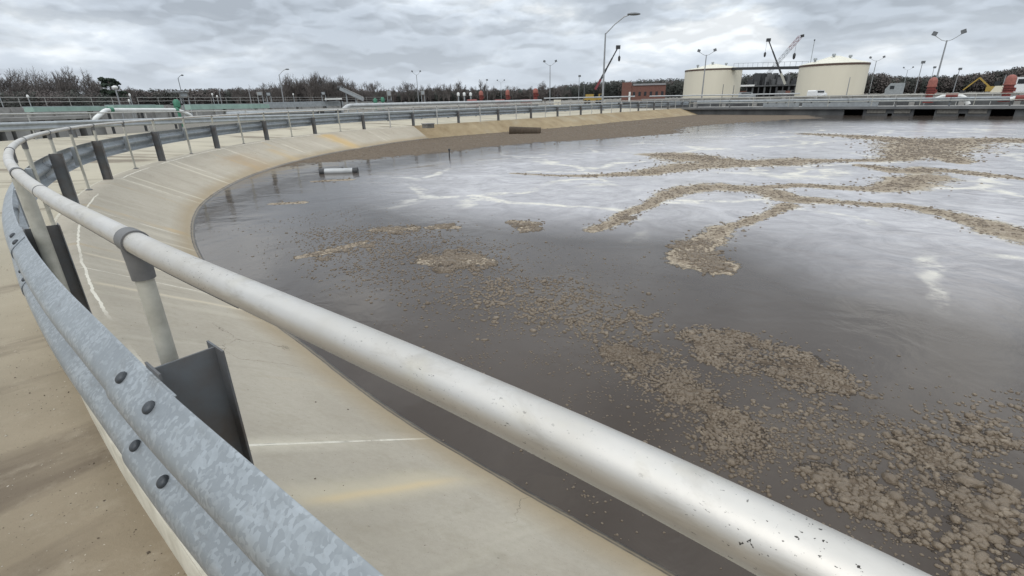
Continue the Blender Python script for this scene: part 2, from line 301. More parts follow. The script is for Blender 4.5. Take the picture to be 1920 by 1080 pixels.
# ------------------------------------------------------------------ mesh helpers
class MB:
    def __init__(s): s.v = []; s.f = []; s.mi = []; s.cur = 0; s.uv = None
    def add(s, vs, fs):
        o = len(s.v); s.v += [tuple(map(float, p)) for p in vs]
        for f in fs: s.f.append(tuple(i+o for i in f)); s.mi.append(s.cur)
        return s
    def box(s, c, size, rz=0., tilt=None):
        x, y, z = (k/2 for k in size)
        P = [Vector((a*x, b*y, d*z)) for a in (-1, 1) for b in (-1, 1) for d in (-1, 1)]
        Mx = Matrix.Rotation(rz, 3, 'Z')
        if tilt is not None: Mx = Mx @ tilt
        return s.add([Mx @ p+Vector(c) for p in P], [(0, 1, 3, 2), (4, 6, 7, 5), (0, 4, 5, 1), (2, 3, 7, 6), (0, 2, 6, 4), (1, 5, 7, 3)])
    def bar(s, a, b, w, h=None, up=(0, 0, 1)):
        h = h or w; a, b = Vector(a), Vector(b); d = (b-a).normalized()
        u = Vector(up)
        if abs(d.dot(u)) > .98: u = Vector((1, 0, 0))
        r = d.cross(u).normalized()*w/2; u = r.cross(d).normalized()*h/2
        P = [a-r-u, a-r+u, b-r-u, b-r+u, a+r-u, a+r+u, b+r-u, b+r+u]
        return s.add(P, [(0, 1, 3, 2), (4, 6, 7, 5), (0, 4, 5, 1), (2, 3, 7, 6), (0, 2, 6, 4), (1, 5, 7, 3)])
    def tube(s, pts, r, seg=12, caps=True):
        pts = [Vector(p) for p in pts]; n = len(pts); rr = r if hasattr(r, '__len__') else [r]*n
        up = None; vs = []
        for i, p in enumerate(pts):
            d = (pts[min(i+1, n-1)]-pts[max(i-1, 0)]).normalized()
            if up is None:
                up = Vector((0, 0, 1)) if abs(d.z) < .9 else Vector((1, 0, 0))
            x = d.cross(up).normalized(); up = x.cross(d).normalized()
            for k in range(seg):
                a = 2*math.pi*k/seg; vs.append(p+(x*math.cos(a)+up*math.sin(a))*rr[i])
        fs = [(i*seg+k, i*seg+(k+1) % seg, (i+1)*seg+(k+1) % seg, (i+1)*seg+k) for i in range(n-1) for k in range(seg)]
        if caps: fs += [tuple(range(seg))[::-1], tuple((n-1)*seg+k for k in range(seg))]
        return s.add(vs, fs)
    def lathe(s, c, prof, seg=24):
        c = Vector(c); vs = [c+Vector((r*math.cos(2*math.pi*k/seg), r*math.sin(2*math.pi*k/seg), z)) for r, z in prof for k in range(seg)]
        n = len(prof); fs = [(i*seg+k, i*seg+(k+1) % seg, (i+1)*seg+(k+1) % seg, (i+1)*seg+k) for i in range(n-1) for k in range(seg)]
        fs += [tuple(range(seg))[::-1], tuple((n-1)*seg+k for k in range(seg))]
        return s.add(vs, fs)
    def ball(s, c, r, seg=12, rings=8):
        r = r if hasattr(r, '__len__') else (r, r, r)
        vs = []; fs = []
        for i in range(rings+1):
            t = math.pi*i/rings
            for k in range(seg):
                a = 2*math.pi*k/seg; vs.append((c[0]+r[0]*max(math.sin(t), .01)*math.cos(a), c[1]+r[1]*max(math.sin(t), .01)*math.sin(a), c[2]-r[2]*math.cos(t)))
        fs = [(i*seg+k, i*seg+(k+1) % seg, (i+1)*seg+(k+1) % seg, (i+1)*seg+k) for i in range(rings) for k in range(seg)]
        return s.add(vs, fs)
    def sweep(s, path, frames, prof, closed=True, caps=True):
        # prof: (offset to pond side, z); path/frames: plan points and pond-side normals
        n = len(prof); vs = [(p[0]+q[0]*o, p[1]+q[1]*o, z) for p, q in zip(path, frames) for o, z in prof]
        fs = []
        for i in range(len(path)-1):
            for k in range(n if closed else n-1):
                fs.append((i*n+k, i*n+(k+1) % n, (i+1)*n+(k+1) % n, (i+1)*n+k))
        if caps and closed: fs += [tuple(range(n))[::-1], tuple((len(path)-1)*n+k for k in range(n))]
        return s.add(vs, fs)
    def build(s, name, mat, parent=None, smooth=True, angle=40):
        me = bpy.data.meshes.new(name); o = bpy.data.objects.new(name, me); COL.objects.link(o)
        org = Vector((0, 0, 0))
        if parent is not None: o.parent = parent; org = WL[parent]
        WL[o] = org
        me.from_pydata([(x-org.x, y-org.y, z-org.z) for x, y, z in s.v], [], s.f)
        for mm in (mat if isinstance(mat, list) else [mat]): me.materials.append(mm)
        me.polygons.foreach_set('material_index', s.mi)
        if s.uv is not None:
            ul = me.uv_layers.new(name='UVMap'); idx = np.empty(len(me.loops), np.int32); me.loops.foreach_get('vertex_index', idx)
            ul.data.foreach_set('uv', np.asarray(s.uv, np.float32)[idx].ravel())
        me.validate(); me.update()
        if smooth:
            me.polygons.foreach_set('use_smooth', [True]*len(me.polygons))
            try: me.set_sharp_from_angle(angle=R(angle))
            except Exception: pass
        return o
WL = {}
def tag(o, label=None, cat=None, group=None, kind=None):
    for k, v in (('label', label), ('category', cat), ('group', group), ('kind', kind)):
        if v: o[k] = v
    return o
def thing(name, label, cat, loc, group=None):
    o = bpy.data.objects.new(name, None); COL.objects.link(o); o.location = loc; o.empty_display_size = .1
    WL[o] = Vector(loc); return tag(o, label, cat, group)
def dup(root, loc, rz=0., sc=1., label=None, group=None):
    r = root.copy(); COL.objects.link(r); r.location = loc; r.rotation_euler = (0, 0, rz)
    r.scale = sc if hasattr(sc, '__len__') else (sc, sc, sc)
    if label: r['label'] = label
    if group: r['group'] = group
    for ch in list(root.children):
        c = ch.copy(); COL.objects.link(c); c.parent = r
        for g in list(ch.children):
            d = g.copy(); COL.objects.link(d); d.parent = c
    WL[r] = Vector(loc); return r
def arr_obj(name, V, Fq, mats, mi=None, smooth=True):
    me = bpy.data.meshes.new(name); V = np.asarray(V, np.float32); Fq = np.asarray(Fq, np.int32); k = Fq.shape[1]
    me.vertices.add(len(V)); me.vertices.foreach_set('co', V.ravel())
    me.loops.add(Fq.size); me.loops.foreach_set('vertex_index', Fq.ravel())
    me.polygons.add(len(Fq)); me.polygons.foreach_set('loop_start', np.arange(0, Fq.size, k, dtype=np.int32))
    for mm in mats: me.materials.append(mm)
    if mi is not None: me.polygons.foreach_set('material_index', np.asarray(mi, np.int32))
    me.polygons.foreach_set('use_smooth', np.full(len(Fq), smooth)); me.update(calc_edges=True); me.validate()
    o = bpy.data.objects.new(name, me); COL.objects.link(o); WL[o] = Vector((0, 0, 0)); return o

# ------------------------------------------------------------------ the curved edge of the basin
def catmull(P, n=24):
    P = np.array(P, float); P = np.vstack([2*P[0]-P[1], P, 2*P[-1]-P[-2]]); out = []
    for i in range(1, len(P)-2):
        p0, p1, p2, p3 = P[i-1:i+3]
        t0 = 0; t1 = np.linalg.norm(p1-p0)**.5; t2 = t1+np.linalg.norm(p2-p1)**.5; t3 = t2+np.linalg.norm(p3-p2)**.5
        for t in np.linspace(t1, t2, n, endpoint=False):
            a1 = (t1-t)/t1*p0+t/t1*p1; a2 = (t2-t)/(t2-t1)*p1+(t-t1)/(t2-t1)*p2; a3 = (t3-t)/(t3-t2)*p2+(t-t2)/(t3-t2)*p3
            b1 = (t2-t)/t2*a1+t/t2*a2; b2 = (t3-t)/(t3-t1)*a2+(t-t1)/(t3-t1)*a3
            out.append((t2-t)/(t2-t1)*b1+(t-t1)/(t2-t1)*b2)
    out.append(P[-2]); return np.array(out)
KP = [(26, -19.5), (12, -9.3), (4, -3.35), (1.2, -.74), (.45, .01), (.208, .258), (.130, .324), (.026, .411), (-.064, .484), (-.188, .581), (-.359, .715), (-.521, .842), (-.763, 1.032), (-.944, 1.183), (-1.225, 1.420), (-1.685, 1.808), (-2.62, 2.66), (-3.80, 3.84),
      (-5.45, 5.72), (-6.95, 7.80), (-8.45, 10.45), (-9.65, 14.0), (-10.30, 18.0), (-10.25, 22.3), (-9.55, 25.8), (-8.35, 28.7), (-6.5, 31.4), (-4.1, 34.2),
      (-1.4, 37.0), (1.2, 39.9), (3.9, 43.3), (6.6, 46.7), (9.4, 50.2), (12.0, 53.2), (14.7, 56.3), (17.4, 59.5), (20.1, 62.6), (22.8, 65.3)]
_c = catmull(KP, 40)
_d = np.r_[0, np.cumsum(np.linalg.norm(np.diff(_c, axis=0), axis=1))]
def _raw(s): return np.array([np.interp(s, _d, _c[:, 0]), np.interp(s, _d, _c[:, 1])]).T
# zero of s: first upright
i0 = np.argmin(np.linalg.norm(_c-np.array([-.944, 1.183]), axis=1)); S0 = _d[i0]
ss = np.arange(-34, _d[-1]-S0, .05)
pp = _raw(ss+S0)
ker = np.hanning(61); ker /= ker.sum()
def smooth_cols(a, k):
    pad = len(k)//2; return np.stack([np.convolve(np.r_[2*a[0, j]-a[pad:0:-1, j], a[:, j], 2*a[-1, j]-a[-2:-pad-2:-1, j]], k, 'valid') for j in range(a.shape[1])], 1)
sm = smooth_cols(pp, ker); wgt = np.clip((ss-2.5)/3, 0, 1)[:, None]   # leave the near part as traced
short = smooth_cols(pp, np.hanning(15)/np.hanning(15).sum())
pp = short*(1-wgt)+sm*wgt
tg = np.gradient(pp, axis=0); tg /= np.linalg.norm(tg, axis=1)[:, None]; tg = smooth_cols(tg, ker); tg /= np.linalg.norm(tg, axis=1)[:, None]
nn = np.stack([tg[:, 1], -tg[:, 0]], 1)     # towards the water
SMAX = float(ss[-1])
def C(s): return np.array([np.interp(s, ss, pp[:, 0]), np.interp(s, ss, pp[:, 1])])
def T_(s):
    t = np.array([np.interp(s, ss, tg[:, 0]), np.interp(s, ss, tg[:, 1])]); return t/np.linalg.norm(t)
def N_(s): t = T_(s); return np.array([t[1], -t[0]])
def off(s, o, z=0.): p = C(s)+N_(s)*o; return (p[0], p[1], z)
ZW = -.72
# waterline distance from the rail line, traced on the water plane
wl_px = [(1270, 1080), (1000, 920), (800, 815), (560, 630), (430, 545), (385, 490), (365, 440), (375, 395), (450, 340), (560, 302), (700, 275), (830, 257), (960, 246.5), (1100, 235), (1200, 226), (1320, 215)]
ws, wd = [], []
for q in wl_px:
    p = onz(*q, ZW)[:2]; k = np.argmin(np.linalg.norm(pp-p, axis=1)); ws.append(ss[k]); wd.append(float((p-pp[k])@nn[k]))
print('waterline s', np.round(ws, 1), 'run', np.round(wd, 2))
_o = np.argsort(ws); ws = np.array(ws)[_o]; wd = np.clip(np.array(wd)[_o], 1.05, 2.3)
def RUN(s): return np.interp(s, ws, wd)
runs = np.interp(ss, ws, wd); runs = np.convolve(np.r_[[runs[0]]*30, runs, [runs[-1]]*30], np.hanning(61)/np.hanning(61).sum(), 'valid')
LIP = .20
LINER_END = None
# end of concrete liner: where the grass starts
pe = onz(808, 240, -.1)[:2]; SG = float(ss[np.argmin(np.linalg.norm(pp-pe, axis=1))])
print('grass from s', SG, 'SMAX', SMAX)

# liner: lip + slope, one sheet
def liner(name, s0, s1, mat, kind, bumpy=0.):
    near = s0 < 5
    sl = np.unique(np.r_[np.arange(s0, min(s1, 12), .12), np.arange(max(s0, 12), s1, .3), s1])
    vs, uvs = [], []; rows = [(-.088, 0., -.3), (0., -.004, -.15), (LIP, -.012, 0.)]
    fr = [.0, .06, .13, .2, .3, .4, .5, .6, .7, .8, .87, .92, .95, .975, 1., 1.1, 1.6, 2.4]
    n = len(rows)+len(fr)-1
    for s in sl:
        r = float(np.interp(s, ss, runs)); P, Q = C(s), N_(s)
        for o, z, v in rows: vs.append((*(P+Q*o), z)); uvs.append((s, v))
        for f in fr[1:]:
            o = LIP+(r-LIP)*f; z = -.012+(ZW+.012)*f
            if bumpy:
                w = math.sin(min(f, 1)*math.pi)
                z += w*bumpy*(math.sin(s*1.7+o*2)+math.sin(s*.73-1)+.8*math.sin(s*3.9+o*5)); o += w*bumpy*math.sin(s*2.3)
            vs.append((*(P+Q*o), z)); uvs.append((s, f))
    b = MB(); b.v = [tuple(map(float, q)) for q in vs]; b.f = [(i*n+k, i*n+k+1, (i+1)*n+k+1, (i+1)*n+k) for i in range(len(sl)-1) for k in range(n-1)]
    b.mi = [0]*len(b.f); b.uv = uvs
    return tag(b.build(name, mat, None, True, 60), kind=kind)
for q, zz_, w0, va, vb, k0, c0 in (((735, 930), -.36, .035, .18, .55, .85, (.60, .45, .24)), ((745, 915), -.36, .09, .1, .6, .5, (.60, .53, .38)), ((628, 262), -.3, .55, .1, .75, .9, (.52, .36, .16)), ((600, 262), -.3, .25, .2, .9, .8, (.46, .34, .18)),
        ((340, 300), -.3, 1.1, .35, .9, .65, (.34, .25, .15)), ((470, 290), -.45, .4, .4, .95, .5, (.45, .33, .17)), ((180, 545), -.1, .05, .05, .9, .6, (.62, .54, .40)), ((200, 480), -.1, .04, .05, .9, .6, (.62, .54, .40)), ((240, 420), -.15, .05, .05, .9, .5, (.60, .54, .42)),
        ((400, 320), -.3, .06, .05, .85, .6, (.64, .59, .47)), ((300, 345), -.25, .05, .05, .85, .6, (.64, .59, .47)), ((640, 1000), -.3, .05, .2, .7, .35, (.56, .49, .36))):
    p_ = onz(*q, zz_)[:2]; k_ = np.argmin(np.linalg.norm(pp+nn*.6-p_, axis=1)); STAINS.append((float(ss[k_]), w0, va, vb, k0, c0))
p_ = onz(640, 824, -.33)[:2]; JOINT[0] = float(ss[np.argmin(np.linalg.norm(pp+nn*.6-p_, axis=1))])
print('joint', JOINT, 'stains', [round(q[0], 2) for q in STAINS])
M['slope'] = mat_slope()
liner('bank_liner', -33, SG, M['slope'], 'structure')
liner('grass_bank', SG, SMAX, M['bank'], 'structure', .035)
# kerb face on the road side (starts at the road, ends 2 mm proud of the lip)
sl = np.unique(np.r_[np.arange(-33, 12, .15), np.arange(12, SMAX, .4), SMAX])
b = MB(); b.sweep([C(s) for s in sl], [N_(s) for s in sl], [(-.070, .003), (-.086, .001), (-.093, -.007), (-.097, -.20), (-.06, -.20), (-.05, .0)])
tag(b.build('kerb', M['kerb'], None, True, 50), kind='structure')

# ------------------------------------------------------------------ ground, road, water
ZR = -.155
BR0 = np.array([22.0, 62.9]); BD = np.array([18.4, -18.8]); BD /= np.linalg.norm(BD); BN = np.array([BD[1], -BD[0]])*-1  # BN points away from the camera side
if BN[1] < 0: BN = -BN
inner = [off(s, -.10)[:2] for s in np.arange(-33, SMAX, 1.0)]+[off(SMAX, -.10)[:2]]
far_r = BR0+BD*95
inner += [tuple(BR0+BN*.3-BD*2.0), tuple(far_r+BN*.3), (70, -45)]
import bmesh
bm = bmesh.new()
def loop_edges(pts, z):
    vs = [bm.verts.new((p[0], p[1], z)) for p in pts]
    return [bm.edges.new((vs[i], vs[(i+1) % len(vs)])) for i in range(len(vs))]
ed = loop_edges(inner, -.20)+loop_edges([(-2500, -600), (2500, -600), (2500, 3800), (-2500, 3800)], -.20)
bmesh.ops.triangle_fill(bm, edges=ed, use_beauty=True)
bmesh.ops.recalc_face_normals(bm, faces=bm.faces)
me = bpy.data.meshes.new('ground'); bm.to_mesh(me); bm.free(); me.materials.append(M['ground'])
if me.polygons and me.polygons[0].normal.z < 0: me.flip_normals()
go = bpy.data.objects.new('ground', me); COL.objects.link(go); tag(go, kind='structure')
# road between the two guard rails: it climbs a little to the far rail on the left
OF = -10.
def zfar(s): return float(np.interp(s, [12, 22, 34], [.22, .20, -.04]))
sl = np.unique(np.r_[np.arange(-33, 12, .2), np.arange(12, SMAX, .6), SMAX])
vs, uvs = [], []; oo = (-.09, -.6, -1.2, -2.2, -4., -6., -8., -10., -11.2, -11.6)
for s in sl:
    P, Q = C(s), N_(s); zf = zfar(s) if s > 0 else .22
    for k, o in enumerate(oo):
        f = min(max((-o-1.2)/8.8, 0), 1)
        vs.append((*(P+Q*o), (ZR+(zf-ZR)*f) if k < 9 else -.19)); uvs.append((s, o))
n = len(oo)
b = MB(); b.v = [tuple(map(float, q)) for q in vs]; b.f = [(i*n+k+1, i*n+k, (i+1)*n+k, (i+1)*n+k+1) for i in range(len(sl)-1) for k in range(n-1)]; b.mi = [0]*len(b.f); b.uv = uvs
tag(b.build('road', M['deck']), kind='structure')

# water sheet with scum cover
def seg_d(P, A, B):
    AB = B-A; t = np.clip(((P-A)@AB)/(AB@AB), 0, 1); return np.linalg.norm(P-(A+t[:, None]*AB), axis=1), t
def poly_in(X, Y, poly):
    c = np.zeros(len(X), bool); n = len(poly)
    for i in range(n):
        x0, y0 = poly[i]; x1, y1 = poly[(i+1) % n]
        k = ((y0 > Y) != (y1 > Y)) & (X < (x1-x0)*(Y-y0)/(y1-y0+1e-12)+x0); c ^= k
    return c
na, nr = 520, 560
ang = np.linspace(R(-62), R(100), na); rad = 1.0*(92/1.0)**np.linspace(0, 1, nr)
A_, R_ = np.meshgrid(ang, rad); X = (R_*np.sin(A_)).ravel(); Y = (R_*np.cos(A_)).ravel()
PW = np.stack([X, Y], 1)
def wpx(pts): return np.array([onz(x, y, ZW)[:2] for x, y in pts])
RIB = [  # traced scum ribbons: points with half width in metres
    ([(960, 325, .10), (1040, 329, .14), (1100, 330, .22), (1210, 325, .45), (1290, 311, .75), (1380, 308, .55), (1440, 306, .65), (1490, 308, .35)]),
    ([(1222, 290, .5), (1262, 291, .95), (1300, 297, 1.1), (1350, 303, .7)]), ([(1262, 289, .7), (1340, 298, .35), (1420, 304, .3)]),
    ([(1440, 304, .6), (1485, 302, .75), (1560, 301, .4), (1620, 301, .35), (1680, 299, .5), (1705, 290, .8), (1735, 277, 1.6), (1752, 267, 1.6), (1830, 262, 1.1), (1925, 264, 1.4)]),
    ([(1500, 251, .35), (1600, 255, .8), (1700, 263, 1.2), (1750, 270, 1.6)]), ([(1735, 283, 1.0), (1770, 294, .6), (1805, 306, .3)]),
    ([(1620, 310, .25), (1700, 322, .5), (1745, 317, .45), (1800, 322, .4), (1925, 336, .25)]),
    ([(1220, 382, .14), (1262, 362, .28), (1292, 353, .42), (1360, 350, .45), (1430, 357, .38), (1480, 373, .42), (1540, 377, .30), (1640, 384, .22), (1700, 386, .22), (1780, 402, .30), (1850, 422, .36), (1930, 446, .42)]),
    ([(1440, 351, .22), (1500, 347, .26), (1580, 352, .32), (1640, 355, .42), (1685, 350, .5), (1710, 338, .6), (1745, 331, .55)]),
    ([(1480, 384, .2), (1440, 401, .13), (1400, 416, .15), (1352, 430, .20), (1322, 452, .24), (1298, 472, .30), (1300, 488, .36), (1345, 500, .28)]),
    ([(1222, 384, .16), (1172, 400, .15), (1160, 414, .18), (1110, 431, .16)]),
    ([(700, 431, .10), (740, 430, .16), (775, 428, .13)]), ([(805, 427, .10), (835, 424, .16), (860, 426, .10)]), ([(960, 416, .12), (1000, 420, .14), (985, 430, .12)]),
    ([(795, 490, .16), (850, 484, .24), (905, 490, .17)]), ([(560, 482, .10), (620, 470, .13), (680, 455, .09)]), ([(515, 382, .12), (560, 380, .16)]), ([(590, 340, .12), (650, 337, .2)]),
]
scum = np.zeros(len(X))
for rb in RIB:
    W2 = wpx([(a, b_) for a, b_, _ in rb]); hw = [q[2] for q in rb]
    for i in range(len(rb)-1):
        d, t = seg_d(PW, W2[i], W2[i+1]); w = hw[i]*(1-t)+hw[i+1]*t
        scum = np.maximum(scum, np.clip(1.0-.5*d/w, 0, 1)*(d < 2*w))
shore = [(470, 318), (540, 296), (690, 266), (830, 250), (960, 238), (1100, 228), (1200, 220), (1320, 209), (1500, 212), (1540, 222), (1480, 224), (1400, 229), (1330, 234), (1275, 240), (1272, 250), (1150, 259), (1000, 268), (900, 277), (840, 285), (760, 292), (690, 298), (600, 304), (540, 313)]
px, py, pw = project(np.stack([X, Y, np.full(len(X), ZW)], 1)); ok = pw > .05
sh = np.zeros(len(X)); shw = wpx(shore)
ins = poly_in(X, Y, shw)
dm = np.full(len(X), 1e9)
for i in range(8, len(shw)):
    d, _ = seg_d(PW, shw[i], shw[(i+1) % len(shw)]); dm = np.minimum(dm, d)
sh = np.where(ins, np.clip(.5+dm*.42, 0, 1), np.clip(.5-dm*.42, 0, 1)*(dm < 1.2))
dots = (sh > scum)*1.0
scum = np.maximum(scum, sh)
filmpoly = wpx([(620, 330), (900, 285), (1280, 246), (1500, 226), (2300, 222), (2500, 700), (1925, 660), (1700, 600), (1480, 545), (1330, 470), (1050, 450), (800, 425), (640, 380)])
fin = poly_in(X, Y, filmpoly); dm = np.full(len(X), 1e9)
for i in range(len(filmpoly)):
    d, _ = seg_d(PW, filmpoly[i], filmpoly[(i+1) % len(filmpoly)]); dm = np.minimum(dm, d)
rr_ = R_.ravel(); film = np.where(fin, np.clip(dm/(.20*rr_+.3), 0, 1), 0)*np.clip((rr_-2.2)/9, 0, 1)**.8  # grows with distance: pale film plus the painted sky reflection
V = np.stack([X, Y, np.full(len(X), ZW)], 1)
I = np.arange(nr*na).reshape(nr, na); Fq = np.stack([I[:-1, :-1].ravel(), I[1:, :-1].ravel(), I[1:, 1:].ravel(), I[:-1, 1:].ravel()], 1)[:, ::-1]
# floating foam lumps (no one could count them)
dens = [  # image-traced outlines on the water plane: outline, number, size range
    ([(1270, 615), (1330, 612), (1420, 628), (1500, 655), (1580, 680), (1632, 725), (1630, 742), (1540, 742), (1430, 712), (1350, 690), (1290, 660)], 1900, (.008, .026)),
    ([(1105, 645), (1180, 635), (1250, 640), (1290, 690), (1400, 770), (1480, 800), (1500, 850), (1440, 905), (1440, 940), (1390, 915), (1320, 860), (1270, 790), (1200, 720), (1140, 690)], 2600, (.006, .021)),
    ([(1500, 870), (1580, 880), (1640, 900), (1700, 930), (1760, 1000), (1740, 1030), (1660, 990), (1560, 945), (1510, 930)], 330, (.009, .034)),
    ([(1420, 760), (1520, 740), (1640, 790), (1780, 830), (1700, 920), (1560, 880), (1440, 830)], 380, (.006, .026)),
    ([(1650, 790), (1925, 730), (1925, 1090), (1780, 1090), (1680, 960)], 750, (.006, .034)),
    ([(1780, 930), (1925, 900), (1925, 1090), (1800, 1090)], 150, (.014, .038)),
    ([(900, 520), (1060, 520), (1140, 560), (1250, 590), (1240, 640), (1080, 640), (960, 600), (880, 560)], 1300, (.010, .028)),
    ([(560, 430), (760, 420), (960, 470), (1000, 560), (900, 620), (740, 560), (600, 520)], 2400, (.010, .024)),
    ([(780, 480), (860, 465), (930, 485), (920, 505), (830, 510)], 700, (.014, .034)),
    ([(560, 480), (700, 455), (720, 470), (600, 490)], 260, (.012, .03)),
    ([(700, 428), (790, 422), (780, 437), (710, 440)], 240, (.015, .035)), ([(800, 426), (850, 418), (870, 428), (820, 436)], 200, (.015, .035)), ([(950, 412), (1020, 412), (1015, 432), (960, 438)], 300, (.015, .035)),
    ([(1250, 455), (1330, 450), (1375, 505), (1350, 518), (1280, 490)], 700, (.016, .04)), ([(1100, 425), (1190, 395), (1190, 412), (1120, 438)], 260, (.016, .04)),
    ([(740, 540), (1100, 600), (1500, 1090), (1100, 1000), (900, 800), (740, 640)], 900, (.004, .013)),
    ([(1060, 640), (1400, 700), (1925, 860), (1925, 1090), (1500, 1090)], 2300, (.003, .012)),
    ([(400, 420), (700, 380), (1100, 470), (1450, 620), (1925, 760), (1925, 900), (1300, 700), (900, 640), (520, 520)], 1700, (.005, .016)),
]
cs = []
for di, (poly, n, (r0, r1)) in enumerate(dens):
    loose = di in (2, 3, 4, 5, 6, 7)
    W2 = wpx(poly); lo, hi = W2.min(0), W2.max(0); got = []
    # clustered sampling
    cl = rng.uniform(lo, hi, (max(10, n//(5 if loose else 16)), 2)); cl = cl[poly_in(cl[:, 0], cl[:, 1], W2)]
    if not len(cl): continue
    sp_ = np.linalg.norm(hi-lo)/34
    q = np.vstack([cl[rng.integers(0, len(cl), n)]+rng.normal(0, 1, (n, 2))*sp_, rng.uniform(lo, hi, (n if loose else n//3, 2))])
    rng.shuffle(q); qq = q+rng.normal(0, 1, q.shape)*np.linalg.norm(hi-lo)*.05; q = q[poly_in(qq[:, 0], qq[:, 1], W2) | (rng.random(len(q)) < .03)][:n]
    r = r0+(r1-r0)*rng.beta(1.3, 3.2, len(q)); r = np.where(rng.random(len(q)) < .035, r*rng.uniform(1.3, 2.3, len(q)), r)
    # size grows a little with distance so lumps there read as merged pats
    cs.append(np.column_stack([q, r]))
# smaller pats breaking up the scum ribbons
for rb in RIB:
    W2 = wpx([(a, b_) for a, b_, _ in rb]); hw = [q[2] for q in rb]
    for i in range(len(rb)-1):
        A2, B2 = W2[i], W2[i+1]; L2 = float(np.linalg.norm(B2-A2)); dd_ = float(np.linalg.norm((A2+B2)/2)); r_ = .0012*dd_+.008
        if dd_ > 48: continue
        n_ = int(min(350, .28*L2*max(hw[i], hw[i+1])*2/(r_*r_*6))); t_ = rng.random(n_); w_ = hw[i]*(1-t_)+hw[i+1]*t_; nv = np.array([(B2-A2)[1], -(B2-A2)[0]])/max(L2, 1e-6)
        q = A2+(B2-A2)*t_[:, None]+nv*(rng.normal(0, .75, n_)*w_)[:, None]+rng.normal(0, .08, (n_, 2))
        cs.append(np.column_stack([q, r_*rng.uniform(.5, 1.5, n_)]))
W2 = wpx(shore); lo, hi = W2.min(0), W2.max(0); q = rng.uniform(lo, hi, (90000, 2)); qq = q+rng.normal(0, .7, q.shape); q = q[poly_in(qq[:, 0], qq[:, 1], W2)]; q = q[np.linalg.norm(q, axis=1) < 50][:5200]
cs.append(np.column_stack([q, (.0011*np.linalg.norm(q, axis=1)+.006)*rng.uniform(.5, 1.5, len(q))]))
cs = np.vstack(cs); print('foam lumps', len(cs))
# brown film under the thick lump fields
cell = .06; gx = np.arange(-14, 26, cell); gy = np.arange(-2, 40, cell); Hg, _, _ = np.histogram2d(cs[:, 0], cs[:, 1], [gx, gy], weights=(cs[:, 2]/.012)**2)
kk = np.exp(-np.linspace(-2, 2, 9)**2); kk /= kk.sum()
Hg = np.apply_along_axis(lambda m_: np.convolve(m_, kk, 'same'), 0, Hg); Hg = np.apply_along_axis(lambda m_: np.convolve(m_, kk, 'same'), 1, Hg)
ix = np.clip(((X+14)/cell).astype(int), 0, Hg.shape[0]-1); iy = np.clip(((Y+2)/cell).astype(int), 0, Hg.shape[1]-1)
hb = np.clip(Hg[ix, iy]*.075-.06, 0, .50)*(rr_ < 25); dots = np.where(hb > scum, 1., dots); scum = np.maximum(scum, hb)
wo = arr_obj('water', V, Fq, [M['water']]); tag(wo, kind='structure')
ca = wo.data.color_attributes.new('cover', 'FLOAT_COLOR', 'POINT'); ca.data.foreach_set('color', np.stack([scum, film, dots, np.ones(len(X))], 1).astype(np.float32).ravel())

# dome template
ns, nrg = 9, 4
tv = [(0, 0, 1.)]
for i in range(1, nrg+1):
    t = (math.pi*.56)*i/nrg
    for k in range(ns): a = 2*math.pi*(k+.5*(i % 2))/ns; tv.append((math.sin(t)*math.cos(a), math.sin(t)*math.sin(a), math.cos(t)))
tv = np.array(tv); tf = [(0, 1+k, 1+(k+1) % ns) for k in range(ns)]
for i in range(nrg-1):
    a, c2 = 1+i*ns, 1+(i+1)*ns
    for k in range(ns):
        tf += [(a+k, c2+k, c2+(k+1) % ns), (a+k, c2+(k+1) % ns, a+(k+1) % ns)]
tf = np.array(tf); K = len(cs)
az = rng.uniform(0, 2*math.pi, K); el = rng.uniform(.7, 1.0, K); ht = rng.uniform(.30, .65, K)
big = rng.random(K) < .12; el = np.where(big, rng.uniform(1.2, 2.2, K), el)
ca_, sa_ = np.cos(az), np.sin(az); r = cs[:, 2]
jit = 1+.07*rng.standard_normal((K, len(tv)))
x = tv[None, :, 0]*jit*(r*el)[:, None]; y = tv[None, :, 1]*jit*r[:, None]; z = tv[None, :, 2]*(1+.06*rng.standard_normal((K, len(tv))))*(r*ht)[:, None]
VX = cs[:, 0, None]+x*ca_[:, None]-y*sa_[:, None]; VY = cs[:, 1, None]+x*sa_[:, None]+y*ca_[:, None]; VZ = ZW+.001+z
fo = arr_obj('foam', np.stack([VX, VY, VZ], 2).reshape(-1, 3), (tf[None]+np.arange(K)[:, None, None]*len(tv)).reshape(-1, 3), [M['foam']]); tag(fo, kind='stuff')

# grit and small stones swept along the road edge and lying on the concrete lip
gv, gf = [], []; o_ = 0; oct_ = np.array([(1, 0, 0), (0, 1, 0), (-1, 0, 0), (0, -1, 0), (0, 0, .8), (0, 0, -.3)]); of_ = np.array([(0, 1, 4), (1, 2, 4), (2, 3, 4), (3, 0, 4), (1, 0, 5), (2, 1, 5), (3, 2, 5), (0, 3, 5)])
for k in range(1500):
    s = float(rng.uniform(-1.5, 6)); o = -.10-abs(rng.normal(0, .45)) if k % 5 else float(rng.uniform(-.05, 1.2))
    r_ = float(rng.uniform(.0012, .0035)*(2.2 if rng.random() < .05 else 1)); x, y, _ = off(s, o)
    f_ = min(max((-o-1.2)/8.8, 0), 1); z_ = ZR+(.22-ZR)*f_ if o < 0 else (-.004 if o < LIP else -.012+(ZW+.012)*(o-LIP)/(float(np.interp(s, ss, runs))-LIP))
    if -.10 < o < 0: z_ = -.003
    gv.append(oct_*r_*rng.uniform(.6, 1.3, (6, 3))+np.array([x, y, z_+r_*.2])); gf.append(of_+o_); o_ += 6
